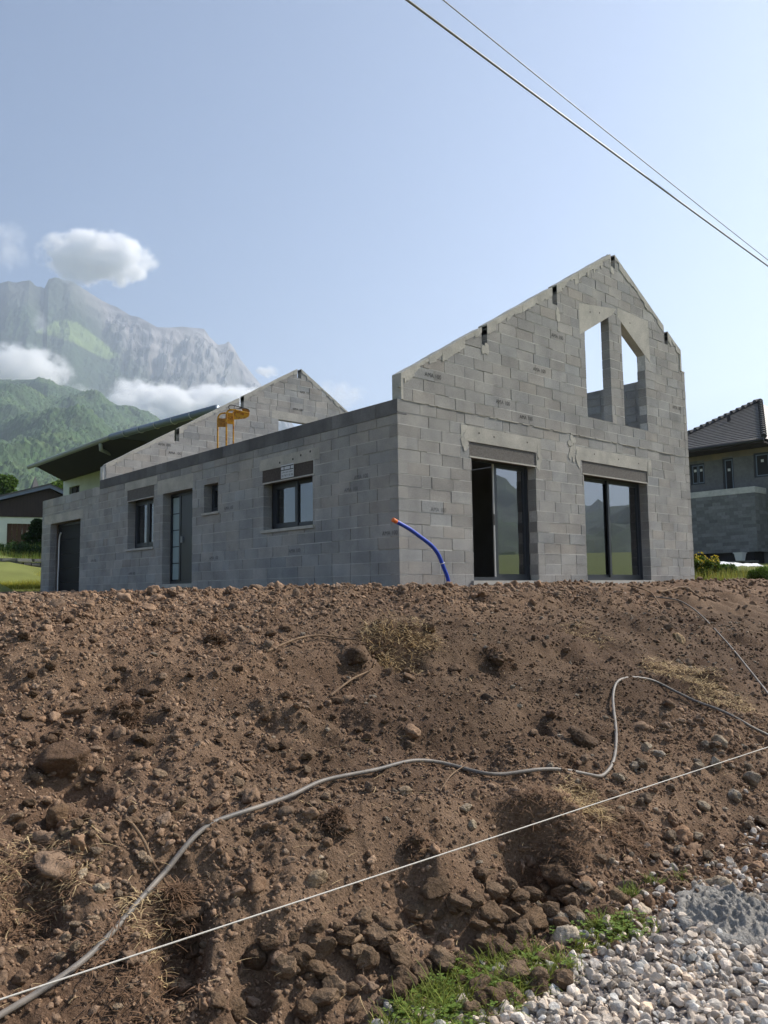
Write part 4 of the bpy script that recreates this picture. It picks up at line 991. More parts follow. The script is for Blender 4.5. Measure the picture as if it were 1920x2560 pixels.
def rotm(rng, n, tilt=.5):
    a = rng.uniform(0, 2*np.pi, n); b = rng.normal(0, tilt, n); c = rng.normal(0, tilt, n)
    ca, sa, cb, sb, cc, sc_ = np.cos(a), np.sin(a), np.cos(b), np.sin(b), np.cos(c), np.sin(c); z = np.zeros(n); o = np.ones(n)
    Rz = np.stack([ca, -sa, z, sa, ca, z, z, z, o], -1).reshape(n, 3, 3); Rx = np.stack([o, z, z, z, cb, -sb, z, sb, cb], -1).reshape(n, 3, 3); Ry = np.stack([cc, z, sc_, z, o, z, -sc_, z, cc], -1).reshape(n, 3, 3)
    return Rz@Rx@Ry
def scatter(P, S, protos, rng, tint, tilt=.5):
    """merge many small stones (positions P, sizes S) into one vertex/face array"""
    k = rng.integers(0, len(protos), len(P)); M = rotm(rng, len(P), tilt); VV = []; FF = []; TT = []; off = 0
    for j, (V, F) in enumerate(protos):
        m = np.where(k == j)[0]
        if not len(m): continue
        W = np.einsum('nij,vj->nvi', M[m], V)*S[m][:, None, None]+P[m][:, None, :]
        VV.append(W.reshape(-1, 3)); FF.append((F[None]+(np.arange(len(m))*len(V))[:, None, None]+off).reshape(-1, 3)); TT.append(np.repeat(tint[m], len(V), 0)); off += len(m)*len(V)
    return np.concatenate(VV), np.concatenate(FF), np.concatenate(TT)
rg = np.random.default_rng(5)
def soil_points(n, rmin, rmax, rng, half=R(36)):
    a = YAW+rng.uniform(-half, half, n); r = np.sqrt(rng.uniform(rmin**2, rmax**2, n)); X = CAM[0]+np.cos(a)*r; Y = CAM[1]+np.sin(a)*r
    ok = ~((X > -.08) & (Y > -.10)) & (Y > -8.9); return X[ok], Y[ok], r[ok]
def clod_tint(n, rng, X, Y):
    b = rng.normal(1.0, .17, n).clip(.5, 1.6)*zones(X, Y)[1]; w_ = rng.normal(0, .03, n); return np.stack([b*(1+w_), b, b*(1-w_)], -1)
pr20 = [rock_proto(0, rg, 5, .18) for _ in range(8)]; pr80 = [rock_proto(1, rg, 8, .20) for _ in range(12)]; pr320 = [rock_proto(2, rg, 10, .16) for _ in range(12)]
pr_clod = [rock_proto(2, rg, 7, .34, (.6, .95)) for _ in range(10)]
def instanced(name, P, S, rng, tint, mname, subdiv, rough, sharp, flat, label, cat, nproto=5, tilt=.6):
    """tens of thousands of small stones: one object whose points carry lumpy stones (geometry nodes)"""
    n = len(P); me = bpy.data.meshes.new(name); me.vertices.add(n); me.vertices.foreach_set('co', np.asarray(P, np.float32).ravel())
    sc_ = S[:, None]*rng.uniform([.8, .65, .45], [1.3, 1.0, .85], (n, 3)); ro = np.stack([rng.normal(0, tilt, n), rng.normal(0, tilt, n), rng.uniform(0, 6.283, n)], -1)
    for nm, ty, dat, key in (('scl', 'FLOAT_VECTOR', sc_, 'vector'), ('rot', 'FLOAT_VECTOR', ro, 'vector'), ('tnt', 'FLOAT_VECTOR', tint, 'vector')):
        at = me.attributes.new(nm, ty, 'POINT'); at.data.foreach_set(key, np.asarray(dat, np.float32).ravel())
    at = me.attributes.new('idx', 'INT', 'POINT'); at.data.foreach_set('value', rng.integers(0, nproto, n).astype(np.int32))
    o = bpy.data.objects.new(name, me); COL.objects.link(o); me.materials.append(MATS[mname])
    ng = bpy.data.node_groups.new(name, 'GeometryNodeTree'); ng.interface.new_socket('Geometry', in_out='INPUT', socket_type='NodeSocketGeometry'); ng.interface.new_socket('Geometry', in_out='OUTPUT', socket_type='NodeSocketGeometry')
    N = ng.nodes; L = ng.links; gi = N.new('NodeGroupInput'); go = N.new('NodeGroupOutput'); g2 = N.new('GeometryNodeGeometryToInstance')
    for k in range(nproto):
        ic = N.new('GeometryNodeMeshIcoSphere'); ic.inputs['Radius'].default_value = 1; ic.inputs['Subdivisions'].default_value = subdiv
        sp_ = N.new('GeometryNodeSetPosition'); ps = N.new('GeometryNodeInputPosition'); ad = N.new('ShaderNodeVectorMath'); ad.operation = 'ADD'; ad.inputs[1].default_value = (k*7.3, k*3.1, k*5.7); L.new(ps.outputs[0], ad.inputs[0])
        nz = N.new('ShaderNodeTexNoise'); nz.inputs['Scale'].default_value = sharp; nz.inputs['Detail'].default_value = 3; L.new(ad.outputs[0], nz.inputs['Vector'])
        mr = N.new('ShaderNodeMapRange'); mr.inputs[1].default_value = .25; mr.inputs[2].default_value = .75; mr.inputs[3].default_value = 1-rough; mr.inputs[4].default_value = 1+rough*.5; L.new(nz.outputs[0], mr.inputs[0])
        sv = N.new('ShaderNodeVectorMath'); sv.operation = 'SCALE'; L.new(ps.outputs[0], sv.inputs[0]); L.new(mr.outputs[0], sv.inputs['Scale']); L.new(ic.outputs[0], sp_.inputs[0]); L.new(sv.outputs[0], sp_.inputs['Position'])
        sm = N.new('GeometryNodeSetMaterial'); sm.inputs['Material'].default_value = MATS[mname]; L.new(sp_.outputs[0], sm.inputs[0])
        ss = N.new('GeometryNodeSetShadeSmooth'); ss.inputs['Shade Smooth'].default_value = not flat; L.new(sm.outputs[0], ss.inputs[0]); L.new(ss.outputs[0], g2.inputs[0])
    def na(nm, ty):
        a_ = N.new('GeometryNodeInputNamedAttribute'); a_.data_type = ty; a_.inputs[0].default_value = nm; return a_.outputs[0]
    ip = N.new('GeometryNodeInstanceOnPoints'); L.new(gi.outputs[0], ip.inputs['Points']); L.new(g2.outputs[0], ip.inputs['Instance']); ip.inputs['Pick Instance'].default_value = True
    L.new(na('idx', 'INT'), ip.inputs['Instance Index']); er = N.new('FunctionNodeEulerToRotation'); L.new(na('rot', 'FLOAT_VECTOR'), er.inputs[0]); L.new(er.outputs[0], ip.inputs['Rotation']); L.new(na('scl', 'FLOAT_VECTOR'), ip.inputs['Scale'])
    L.new(ip.outputs[0], go.inputs[0]); md = o.modifiers.new('scatter', 'NODES'); md.node_group = ng
    return tag(o, label, cat, None, 'stuff')
def lay(pts, r_, lift=.6):
    out = []
    for v in smooth_path([(p[0], p[1], 0) for p in pts], 4):
        p = gpt(v.x, v.y, 0, soft); out.append(p)
    A = np.array(out)
    for _ in range(3): A[1:-1] = .25*A[:-2]+.5*A[1:-1]+.25*A[2:]
    need = np.maximum(0, GF(A[:, 0], A[:, 1])+r_*.35-A[:, 2]); n = len(need)
    for _ in range(2): need = np.maximum(need, .9*np.maximum(np.roll(need, 1), np.roll(need, -1)))
    need = np.convolve(np.pad(need, 3, mode='edge'), np.ones(7)/7, 'valid'); A[:, 2] += need+r_*.3
    return smooth_path(A, 2)
hose = [(-60, 2240), (0, 2205), (60, 2165), (160, 2105), (230, 2050), (290, 1980), (330, 1920), (380, 1865), (440, 1815), (540, 1765), (640, 1715), (690, 1690), (740, 1678), (820, 1665), (890, 1645), (960, 1650), (1040, 1672),
        (1100, 1675), (1180, 1672), (1270, 1682), (1300, 1678), (1325, 1650), (1332, 1590), (1325, 1530), (1325, 1500), (1340, 1478), (1400, 1474), (1440, 1485), (1500, 1515), (1560, 1540), (1620, 1575), (1665, 1592), (1730, 1625), (1820, 1680)]
hose2 = [(1405, 1288), (1440, 1293), (1470, 1300), (1510, 1325), (1560, 1380), (1610, 1440), (1665, 1508), (1700, 1560), (1740, 1640)]
HP = lay(hose, .0115); HP2 = lay(hose2, .0105); _hp = np.array([(v.x, v.y) for v in HP+HP2])
def off_pipe(X, Y, S):
    d = np.full(len(X), 9.0)
    for x0, y0 in _hp: d = np.minimum(d, np.hypot(X-x0, Y-y0))
    return d > S+.035
def to_instancer(mname):
    for nd_ in MATS[mname].node_tree.nodes:
        if nd_.type == 'ATTRIBUTE': nd_.attribute_type = 'INSTANCER'; nd_.attribute_name = 'tnt'
mat('clod_many', (.152, .096, .061), .96, col2=(.25, .170, .114), vscale=5, fine=.22, fscale=90, bump=.5, bscale=110, attr='tnt', spec=.15); to_instancer('clod_many')
def clod_field(tiers, label, name):
    PP = []; SS = []; TT = []
    for n, r0, r1, s0, s1, e, floor in tiers:
        X, Y, r = soil_points(n, r0, r1, rg); keep = (gravel_mask(X, Y) < .5) & ~((Y > 16.6) & (X < 0))
        dens = .30+.70*sstep(-.25, .3, fbm(X*.8, Y*.8, 3, 401))+.5*sstep(-.9, -2.4, X+.2*Y)*sstep(-6, -3, Y)
        t = np.clip((Y-TOE)/(CREST-TOE), 0, 1); dens = np.maximum(dens*(.5+.5*sstep(.6, .9, t)+.55*sstep(.35, .10, t)), floor)
        dens = dens*(1-(.72 if s1 > .03 else .35)*zones(X, Y)[0]); keep &= rg.uniform(0, 1, len(X)) < dens; X, Y = X[keep], Y[keep]; S = s0+(s1-s0)*rg.uniform(0, 1, len(X))**e
        if s1 > .03: ok_ = off_pipe(X, Y, S); X, Y, S = X[ok_], Y[ok_], S[ok_]
        PP.append(np.stack([X, Y, GF(X, Y)+S*rg.uniform(-.2, .35, len(X))], -1)); SS.append(S); TT.append(clod_tint(len(X), rg, X, Y))
    return np.concatenate(PP), np.concatenate(SS), np.concatenate(TT)
P, S, T_ = clod_field(((4200, 2.3, 20, .035, .085, 3.0, .2), (9000, 2.3, 14, .022, .040, 1.6, .3)), '', '')
instanced('soil_clods', P, S, rg, T_, 'clod_many', 3, .55, 1.5, False, 'large crumbly brown soil clods spread over the bank', 'soil')
P, S, T_ = clod_field(((90000, 2.2, 13, .008, .022, 1.9, .5), (80000, 2.2, 8.0, .004, .011, 1.2, .7), (18000, 9, 26, .018, .05, 1.8, .6)), '', '')
instanced('soil_crumbs', P, S, rg, T_, 'clod_many', 2, .6, 1.7, False, 'fine brown soil crumbs covering the bank', 'soil')
# pale pebbles mixed into the earth
X, Y, r = soil_points(3400, 2.2, 13, rg); k = (gravel_mask(X, Y) < .6) & (rg.uniform(0, 1, len(X)) < .25+.75*sstep(-3, 2, X)+.5*sstep(-5.5, -6.6, Y)); X, Y = X[k], Y[k]
S = .006+.022*rg.uniform(0, 1, len(X))**2.2; P = np.stack([X, Y, GF(X, Y)+S*.35], -1); b = rg.normal(.85, .28, len(X)).clip(.35, 1.7); a, f, c = scatter(P, S, pr80, rg, np.stack([b, b*.97, b*.93], -1), .3)
np_mesh('pebbles', a, f, 'stone', c, label='small pale pebbles mixed into the brown soil', cat='pebbles', kind='stuff')
# crushed limestone gravel
pg = [rock_proto(1, rg, 7, .10, (.38, .8)) for _ in range(16)]
a = YAW+rg.uniform(R(-40), R(12), 90000); r = np.sqrt(rg.uniform(1.9**2, 7.5**2, 90000)); X = CAM[0]+np.cos(a)*r; Y = CAM[1]+np.sin(a)*r
gm = gravel_mask(X, Y); k = (rg.uniform(0, 1, len(X)) < gm*sstep(7.4, 4.5, r)*.9+.06*gm+.10*gravel_mask(X, Y-.5)*(1-gm)*sstep(.7, 1.5, (X-CAM[0])*_rt[0]+(Y-CAM[1])*_rt[1])) & (Y > -9.6); X, Y = X[k][:15000], Y[k][:15000]
S = .007+.029*rg.uniform(0, 1, len(X))**2.2; P = np.stack([X, Y, GF(X, Y)+S*rg.uniform(.1, .7, len(X))], -1); b = rg.normal(.97, .25, len(X)).clip(.4, 1.5); w_ = rg.normal(0, .05, len(X))
a, f, c = scatter(P, S, pg, rg, np.stack([b*(1+w_), b, b*(1-w_)], -1), .6)
np_mesh('gravel', a, f, 'gravel', c, label='pale crushed limestone gravel at the foot of the bank', cat='gravel', kind='stuff')

# --- single rocks that can be told apart (positions in the 1659-wide reading, size in its pixels)
def rock(px, py, size, col, label, group=None, up=.25, sub=3, planes=8, rough=.12, name='rock', m='stone', flat=(1, 1, 1), rng=rg, wz=None):
    p = gpt(px, py); s = size*D2F*.5*np.linalg.norm(p-CAM)/FPX
    V, F = rock_proto(sub, rng, planes+4, rough, (.55, .88)); V = V*np.array(flat); V = (rotm(rng, 1, .25)[0]@V.T).T*s
    o = np_mesh(name, V, F, m, np.tile(np.array(col, float), (len(V), 1)), label=label, cat='rock' if name == 'rock' else 'clod', group=group, smooth=sub > 2)
    o.location = (p[0], p[1], p[2]+s*up); return o
TANW = (1.05, .92, .78); BRN = (.50, .38, .28); PALE = (1.55, 1.48, 1.36); GREY = (.95, .93, .90); WHT = (2.1, 2.08, 2.0)
for a in (
    (122, 1778, 64, (.62, .46, .33), 'large round brown boulder on the bank above the straw patch'),
    (140, 1652, 84, (.50, .36, .28), 'big flat reddish-brown boulder half sunk in the soil'),
    (876, 1714, 36, TANW, 'beige angular rock lying just below the grey pipe'),
    (1005, 1752, 33, PALE, 'whitish pointed stone below the middle of the grey pipe'),
    (1021, 1785, 28, (1.4, 1.35, 1.2), 'small whitish stone under the pointed one near the white cord'),
    (1062, 1985, 66, (.55, .42, .31), 'large brown earthy rock at the foot of the bank'),
    (1150, 1998, 74, (.62, .47, .34), 'broad tan boulder caked with earth beside the grass'),
    (1196, 1990, 50, GREY, 'upright grey slab stone beside the tan boulder'),
    (1250, 1999, 50, (1.05, 1.0, .92), 'squat grey stone beside the upright slab stone'),
    (1386, 1969, 36, WHT, 'smooth white rounded stone at the edge of the gravel'),
    (1331, 1944, 46, (.85, .68, .50), 'tan pyramid-shaped rock near the white rounded stone'),
    (1222, 2036, 66, WHT, 'large whitish limestone chunk above the green grass'),
    (1205, 1902, 105, (.42, .31, .23), 'massive earthy boulder in the hollow under the roots'),
    (1558, 1925, 62, (1.5, 1.45, 1.35), 'pale grey boulder beside the wet cement heap'),
    (1618, 1957, 55, (.95, .98, 1.0), 'bluish-grey angular rock right of the cement heap'),
    (1258, 1603, 70, (.36, .26, .19), 'dark brown rounded boulder inside the loop of the grey pipe'),
    (1466, 1385, 30, (1.25, 1.02, .72), 'sandy yellow stone high on the right of the bank'),
    (1420, 1632, 30, (1.45, 1.45, 1.45), 'light grey flat stone right of the pipe loop'),
    (1545, 1655, 34, (1.3, 1.28, 1.22), 'pale flat stone just above the white cord'),
    (680, 1908, 46, (1.15, 1.0, .82), 'pale beige block-shaped rock left of the white cord'),
    (318, 1500, 44, (.44, .32, .24), 'pointed brown clod standing up on the bank'),
    (320, 1606, 44, (.52, .39, .29), 'rounded brown rock with a flat top on the bank'),
    (298, 1597, 40, (.48, .36, .26), 'brown rock leaning on the flat-topped one'),
    (985, 1450, 36, (.42, .31, .23), 'dark egg-shaped rock below the earthy ledge'),
    (770, 1425, 55, (.36, .26, .19), 'dark earthy lump under the overhanging dry grass'),
    (1195, 1870, 44, (.40, .30, .22), 'dark stone in the hollow beside the massive boulder'),
    (1630, 1690, 36, (1.2, 1.15, 1.05), 'long pale cobble above the cord at the right'),
    (1583, 1722, 30, (1.2, 1.22, 1.25), 'rounded light grey cobble below the cord'),
    (215, 1925, 30, (1.45, 1.40, 1.25), 'whitish stone beside the lower bend of the grey pipe'),
    (175, 1895, 30, (1.5, 1.42, 1.25), 'pale stone next to the straw patch'),
    (470, 2170, 44, (.60, .46, .35), 'brown cobble in the pile at the bottom of the bank'),
    (505, 2185, 48, (.52, .40, .30), 'angular brown cobble at the bottom of the bank'),
    (1040, 1900, 50, (.44, .33, .25), 'brown lump above the cobble pile near the hollow'),
    (935, 1930, 64, (.40, .30, .22), 'tall dark earth lump at the top of the cobble pile'),
    (420, 2060, 44, (.38, .28, .21), 'dark round clod below the white cord'),
    (545, 2080, 64, (.36, .27, .20), 'large dark clod under the white cord'),
): rock(*a)
# more loose stones, alike: cobble pile at the toe and stones along the bank
def near_pipe(x_, y_):
    for (x1, y1), (x2, y2) in zip(hose[:-1], hose[1:]):
        t = max(0, min(1, ((x_-x1)*(x2-x1)+(y_-y1)*(y2-y1))/((x2-x1)**2+(y2-y1)**2)))
        if math.hypot(x_-x1-t*(x2-x1), y_-y1-t*(y2-y1)) < 24: return True
    return False
rr = random.Random(21)
def many(n, xr, yr, sz, cols, names, label, group, name='rock', m='stone', sub=2, fn=None):
    k = 0
    while k < n:
        px, py = rr.uniform(*xr), rr.uniform(*yr)
        if fn and not fn(px, py): continue
        if near_pipe(px, py): continue
        ci = rr.randrange(len(cols)); c = cols[ci]; b = rr.uniform(.9, 1.1); sz_ = rr.uniform(*sz); q = (sz_-sz[0])/(sz[1]-sz[0])
        lab = label % (('small', 'middling', 'big')[min(2, int(q*3))]+' '+names[ci])
        rock(px, py, sz_, tuple(v*b for v in c), lab, group, rr.uniform(.3, .7), sub, 7, .12, name, m); k += 1
many(130, (560, 1240), (1880, 2200), (22, 58), [BRN, (.45, .34, .25), (.55, .43, .33), (.7, .56, .44)], ['brown', 'dark brown', 'light brown', 'tan'], '%s cobble in the loose pile at the foot of the bank', 'cobbles piled at the foot of the bank',
     fn=lambda x, y: y > 2240-.20*x-90 and y < 2560-.38*x+40 and y > 1900+.1*abs(x-950))
many(34, (1240, 1655), (1600, 1930), (16, 34), [GREY, (1.1, 1.05, .95), (.7, .62, .54), (.5, .42, .35)], ['grey', 'pale', 'grey-brown', 'dark'], '%s stone on the pebbly right end of the bank', 'stones on the right end of the bank', fn=lambda x, y: y > 1560+.0*x and y < 2420-.33*x)
many(26, (20, 480), (1830, 2190), (14, 28), [TANW, (.8, .7, .6), BRN], ['tan', 'greyish', 'brown'], '%s stone among the dry roots on the lower left bank', 'stones on the lower left bank')
many(40, (30, 720), (1640, 1830), (16, 34), [BRN, (.6, .47, .36), (.75, .62, .5)], ['dark brown', 'brown', 'tan'], '%s stone loose on the middle of the bank', 'stones on the middle of the bank')
many(46, (0, 820), (1330, 1620), (14, 30), [(.40, .29, .21), (.46, .34, .25), (.36, .26, .19)], ['brown', 'light brown', 'dark'], '%s clod lying on the crumbly soil below the side wall', 'clods on the upper left of the bank', name='soil_clod', m='stone')

# --- long grey water pipe snaking down the bank
MB().tube(HP, .0115, 12).build('water_pipe', 'pipe_grey', smooth=True, label='long grey plastic pipe snaking down across the soil bank', cat='pipe')
MB().tube(HP2, .0105, 10).build('water_pipe', 'pipe_grey', smooth=True, label='short grey pipe running down the right edge of the bank from the crest', cat='pipe')
# --- taut white setting-out cord, level and parallel to the front wall
cp = [np.array([x_, -7.0, -1.1135-.0008*(x_+6)]) for x_ in np.linspace(-10.5, 3.5, 60)]
MB().tube(cp, .0025, 7).build('setting_out_cord', 'cord', smooth=True, label='taut white cord stretched across the foot of the bank', cat='cord')

# --- roots and branches
def branch(pts, r0, r1, label, side=True, up=.012, rng=random.Random(3)):
    P = [gpt(x_, y_, up+.03*abs(math.sin(i*1.3))) for i, (x_, y_) in enumerate(pts)]; path = smooth_path(P, 6); n = len(path); b0 = path[0]
    root_ = tag(empty('root', tuple(P[0])), label, 'root')
    MB().tube(path, [r0+(r1-r0)*i/(n-1) for i in range(n)], 7).build('stem', 'root', root_, smooth=True)
    if side:
        for k in range(3):
            i = int(n*(.25+.22*k)); q = path[i]; d = Vector((rng.uniform(-1, 1), rng.uniform(-1, 1), rng.uniform(.1, .5)))*.09
            MB().tube([q, q+d*.5+Vector((0, 0, .01)), q+d], [r1*.9, r1*.7, r1*.35], 5).build('side_root', 'root', root_)
branch([(245, 1745), (280, 1795), (310, 1830), (330, 1880), (350, 1915), (385, 1965)], .008, .005, 'long wavy brown root crossing under the grey pipe')
branch([(575, 1412), (640, 1392), (690, 1380), (735, 1388), (770, 1392)], .010, .006, 'thin brown branch lying on the upper bank')
branch([(712, 1508), (760, 1480), (800, 1455), (812, 1435)], .009, .005, 'pale root sticking out below the earthy ledge')
branch([(680, 2040), (720, 2055), (760, 2050), (780, 2040)], .013, .009, 'short thick pale root at the bottom of the bank', False)
branch([(765, 2050), (782, 2085), (785, 2125)], .006, .003, 'thin root hanging down at the bottom of the bank', False)
branch([(1335, 1258), (1370, 1272), (1405, 1283), (1420, 1302), (1430, 1318)], .014, .009, 'crooked brown branch lying on the crest by the sliding door')
branch([(1420, 1282), (1480, 1274), (1500, 1285), (1515, 1296)], .022, .012, 'thick brown root stump lying on the crest', True)
branch([(1212, 1262), (1240, 1258), (1290, 1266)], .010, .006, 'pale curved twig on the crest below the sliding door', False)
branch([(950, 1715), (975, 1690), (1010, 1660)], .005, .003, 'thin twig beside the grey pipe', False)
branch([(1480, 2100), (1420, 2085)], .004, .003, 'dry stick on the gravel', False)

# --- tufts of dry grass and root balls
def blades(c, n, spread, length, rng, w_=.0022, lie=.6, droop=.6, up_bias=.3, seg=4, clump=None):
    V = []; F = []; T = []
    for _ in range(n):
        a = rng.uniform(0, 2*math.pi); rr_ = spread*math.sqrt(rng.random()); x0 = c[0]+rr_*math.cos(a); y0 = c[1]+rr_*math.sin(a)
        z0 = c[2] if clump is None else clump(x0, y0)
        b = rng.uniform(0, 2*math.pi); el = up_bias+rng.uniform(-.3, .9)*(1-lie); L_ = length*rng.uniform(.45, 1.2); d = Vector((math.cos(b)*math.cos(el), math.sin(b)*math.cos(el), math.sin(el))); p = Vector((x0, y0, z0))
        sd_ = d.cross(Vector((0, 0, 1))); sd_ = sd_.normalized() if sd_.length > 1e-3 else Vector((1, 0, 0)); t_ = rng.uniform(.6, 1.35); o = len(V); curl = rng.uniform(-1.5, 1.5)
        for k in range(seg+1):
            f = k/seg; wk_ = w_*(1-.75*f); V += [tuple(p-sd_*wk_), tuple(p+sd_*wk_)]; T += [t_, t_]
            d = (d+Vector((0, 0, -droop/seg))+sd_*(curl*.35/seg)).normalized(); p = p+d*(L_/seg)
        for k in range(seg): F.append((o+2*k, o+2*k+1, o+2*k+3, o+2*k+2))
    return V, F, T
def tuft(px, py, n, spread_px, len_px, m, label, cat='grass tuft', name='dry_grass_tuft', lie=.6, up=.02, ball=None, group=None, seed=1, ub=.3, w_=.0027):
    rng = random.Random(seed+int(px)); p = gpt(px, py); sc_ = D2F*np.linalg.norm(p-CAM)/FPX
    root_ = tag(empty(name, tuple(p)), label, cat, group)
    hgt = (lambda x_, y_: float(GF(x_, y_))+up*rng.random()) if ball is None else (lambda x_, y_: float(GF(x_, y_))+ball*sc_*.8*max(0, 1-(math.hypot(x_-p[0], y_-p[1])/(ball*sc_))**2)**.5+.0)
    V, F, T = blades(p, int(n*1.5), spread_px*sc_, len_px*sc_, rng, w_, lie, .7, ub, 4, hgt)
    np_ = MB(); np_.v = V; np_.f = F; np_.t = T; np_.build('fibres', m, root_)
    if ball:
        Vb, Fb = rock_proto(3, np.random.default_rng(seed+int(px)), 8, .35); Vb = Vb*ball*sc_*np.array([1, 1, .95]); mb = MB(); mb.add(Vb+p+np.array([0, 0, ball*sc_*.15]), [tuple(f) for f in Fb], .85); mb.build('earth_ball', 'clod', root_, smooth=True)
tuft(840, 1402, 420, 62, 34, 'straw', 'wide tuft of dry grass overhanging the earthy ledge', up=.12, lie=.35)
tuft(915, 1385, 220, 38, 30, 'straw', 'loose dry grass right of the overhanging tuft', up=.06)
tuft(465, 1385, 260, 26, 22, 'rootlet', 'ball of roots and earth standing on the upper bank', 'root ball', 'root_ball', ball=26, lie=.3)
tuft(272, 1545, 260, 26, 30, 'rootlet', 'leaning turf clump with hanging roots on the left bank', 'root ball', 'root_ball', ball=22, lie=.4)
tuft(85, 1862, 330, 105, 34, 'straw', 'broad patch of flattened straw on the lower left bank', up=.015, lie=.93, ub=.12)
tuft(60, 1940, 420, 85, 34, 'rootlet', 'brown matted roots below the straw patch', 'root mat', 'root_mat', up=.05, lie=.6)
tuft(1470, 1462, 480, 75, 36, 'straw', 'pale straw patch on the right of the bank above the pipe', up=.04, lie=.7)
tuft(1560, 1510, 300, 60, 30, 'straw', 'thin straw behind the pipe at the right', up=.04, lie=.7)
tuft(1255, 1745, 320, 48, 36, 'straw', 'dry rooty grass at the bend of the grey pipe', up=.05, lie=.55)
tuft(1190, 1800, 520, 80, 40, 'rootlet', 'mat of brown roots overhanging the hollow', 'root mat', 'root_mat', up=.06, lie=.5)
tuft(1330, 1775, 420, 75, 36, 'rootlet', 'brown root mat right of the hollow below the cord', 'root mat', 'root_mat', up=.05, lie=.6)
tuft(385, 1988, 420, 38, 40, 'rootlet', 'big clump of roots hanging under the bend of the grey pipe', 'root ball', 'root_ball', ball=36, lie=.35)
tuft(725, 1792, 300, 24, 26, 'rootlet', 'shaggy red-brown root clump above the white cord', 'root ball', 'root_ball', ball=26, lie=.35)
tuft(900, 1815, 220, 26, 24, 'rootlet', 'small shaggy root clump near the cord below the pipe', 'root ball', 'root_ball', ball=16, lie=.4)
tuft(1075, 1425, 220, 28, 24, 'rootlet', 'brown root clump right of the earthy ledge', 'root ball', 'root_ball', ball=20, lie=.4)
tuft(968, 1262, 200, 20, 12, 'rootlet', 'small brown turf clump at the foot of the blue conduit', 'root ball', 'root_ball', ball=9, lie=.4)
tuft(300, 2120, 260, 110, 40, 'rootlet', 'tangle of roots at the bottom left below the cord', 'root mat', 'root_mat', up=.04, lie=.6)
tuft(330, 2020, 110, 60, 36, 'straw', 'dry stalks scattered below the root clump', up=.04, lie=.6)
tuft(1270, 1380, 160, 60, 22, 'straw', 'few dry stalks on the upper right bank', up=.03, lie=.6)
# loose rootlets everywhere
rng = random.Random(77); V = []; F = []; T = []
X, Y, r = soil_points(4200, 2.2, 12, rg); k = gravel_mask(X, Y) < .4; X, Y = X[k], Y[k]; Z = GF(X, Y)
for x_, y_, z_ in zip(X, Y, Z):
    v, f, t_ = blades((x_, y_, z_+.012), 1, .001, rng.uniform(.03, .13), rng, .0021, .85, .35, .25, 4); o = len(V); V += v; F += [tuple(i+o for i in q) for q in f]; T += t_
m_ = MB(); m_.v = V; m_.f = F; m_.t = T; m_.build('loose_rootlets', 'straw', label='loose dry rootlets and straw bits strewn over the soil', cat='rootlets', kind='stuff')

# --- green grass and clover at the foot of the bank
def green_patch(poly, n, length, rng, name, label):
    V = []; F = []; T = []; P = np.array(poly, float); k = 0
    while k < n:
        px, py = rng.uniform(P[:, 0].min(), P[:, 0].max()), rng.uniform(P[:, 1].min(), P[:, 1].max()); ins = False
        for a in range(len(P)):
            x1, y1 = P[a]; x2, y2 = P[a-1]
            if (y1 > py) != (y2 > py) and px < (x2-x1)*(py-y1)/(y2-y1)+x1: ins = not ins
        if not ins or fbm(np.array(px/45.), np.array(py/45.), 2, 9) < rng.uniform(-.35, .25): continue
        p = gpt(px, py); v, f, t_ = blades((p[0], p[1], p[2]), 9, .035, length*rng.uniform(.6, 1.3), rng, .0032, .25, 1.0, .75, 4); o = len(V); V += v; F += [tuple(i+o for i in q) for q in f]
        b = rng.uniform(.7, 1.3); T += [(b*q*rng.choice([1, 1, 1.15]), b*q, b*q*.9) for q in t_]; k += 1
        if rng.random() < .28:                               # clover leaves
            for _ in range(5):
                q = Vector(p)+Vector((rng.uniform(-.05, .05), rng.uniform(-.05, .05), rng.uniform(.015, .05))); a0 = rng.uniform(0, 6.28)
                for j in range(3):
                    a_ = a0+j*2.09; o = len(V); r_ = rng.uniform(.009, .016); d = Vector((math.cos(a_), math.sin(a_), rng.uniform(-.1, .25)))*r_; s_ = Vector((-math.sin(a_), math.cos(a_), 0))*r_*.6
                    V += [tuple(q), tuple(q+d*.7+s_), tuple(q+d*1.3), tuple(q+d*.7-s_)]; F.append((o, o+1, o+2, o+3)); t2 = rng.uniform(.8, 1.3); T += [(t2*.8, t2, t2*.9)]*4
    m_ = MB(); m_.v = V; m_.f = F; m_.t = T; m_.build(name, 'grass', label=label, cat='grass', kind='stuff')
rng = random.Random(5)
green_patch([(780, 2250), (870, 2190), (930, 2140), (1010, 2085), (1110, 2055), (1230, 2080), (1270, 2120), (1190, 2150), (1080, 2200), (900, 2260)], 330, .10, rng, 'grass', 'green grass and clover at the foot of the bank')
green_patch([(1190, 2030), (1290, 1975), (1390, 1990), (1420, 2020), (1330, 2050), (1230, 2060)], 130, .05, rng, 'grass', 'thin green weeds between the stones and the gravel')
for px, py, n_, lab in ((1360, 1938, 60, 'small green weed tuft below the root mat'), (1412, 1912, 34, 'tiny green weed tuft beside the pale boulder'), (1300, 2012, 70, 'bright green grass tuft beside the grey stones'), (1110, 2085, 60, 'leafy green weed by the brown cobbles'), (1470, 1900, 14, 'very small green sprout on the stony ground')):
    tuft(px, py, n_, 16, 26, 'grass', lab, 'weed', 'weed_tuft', lie=.2, ub=.7, w_=.003)
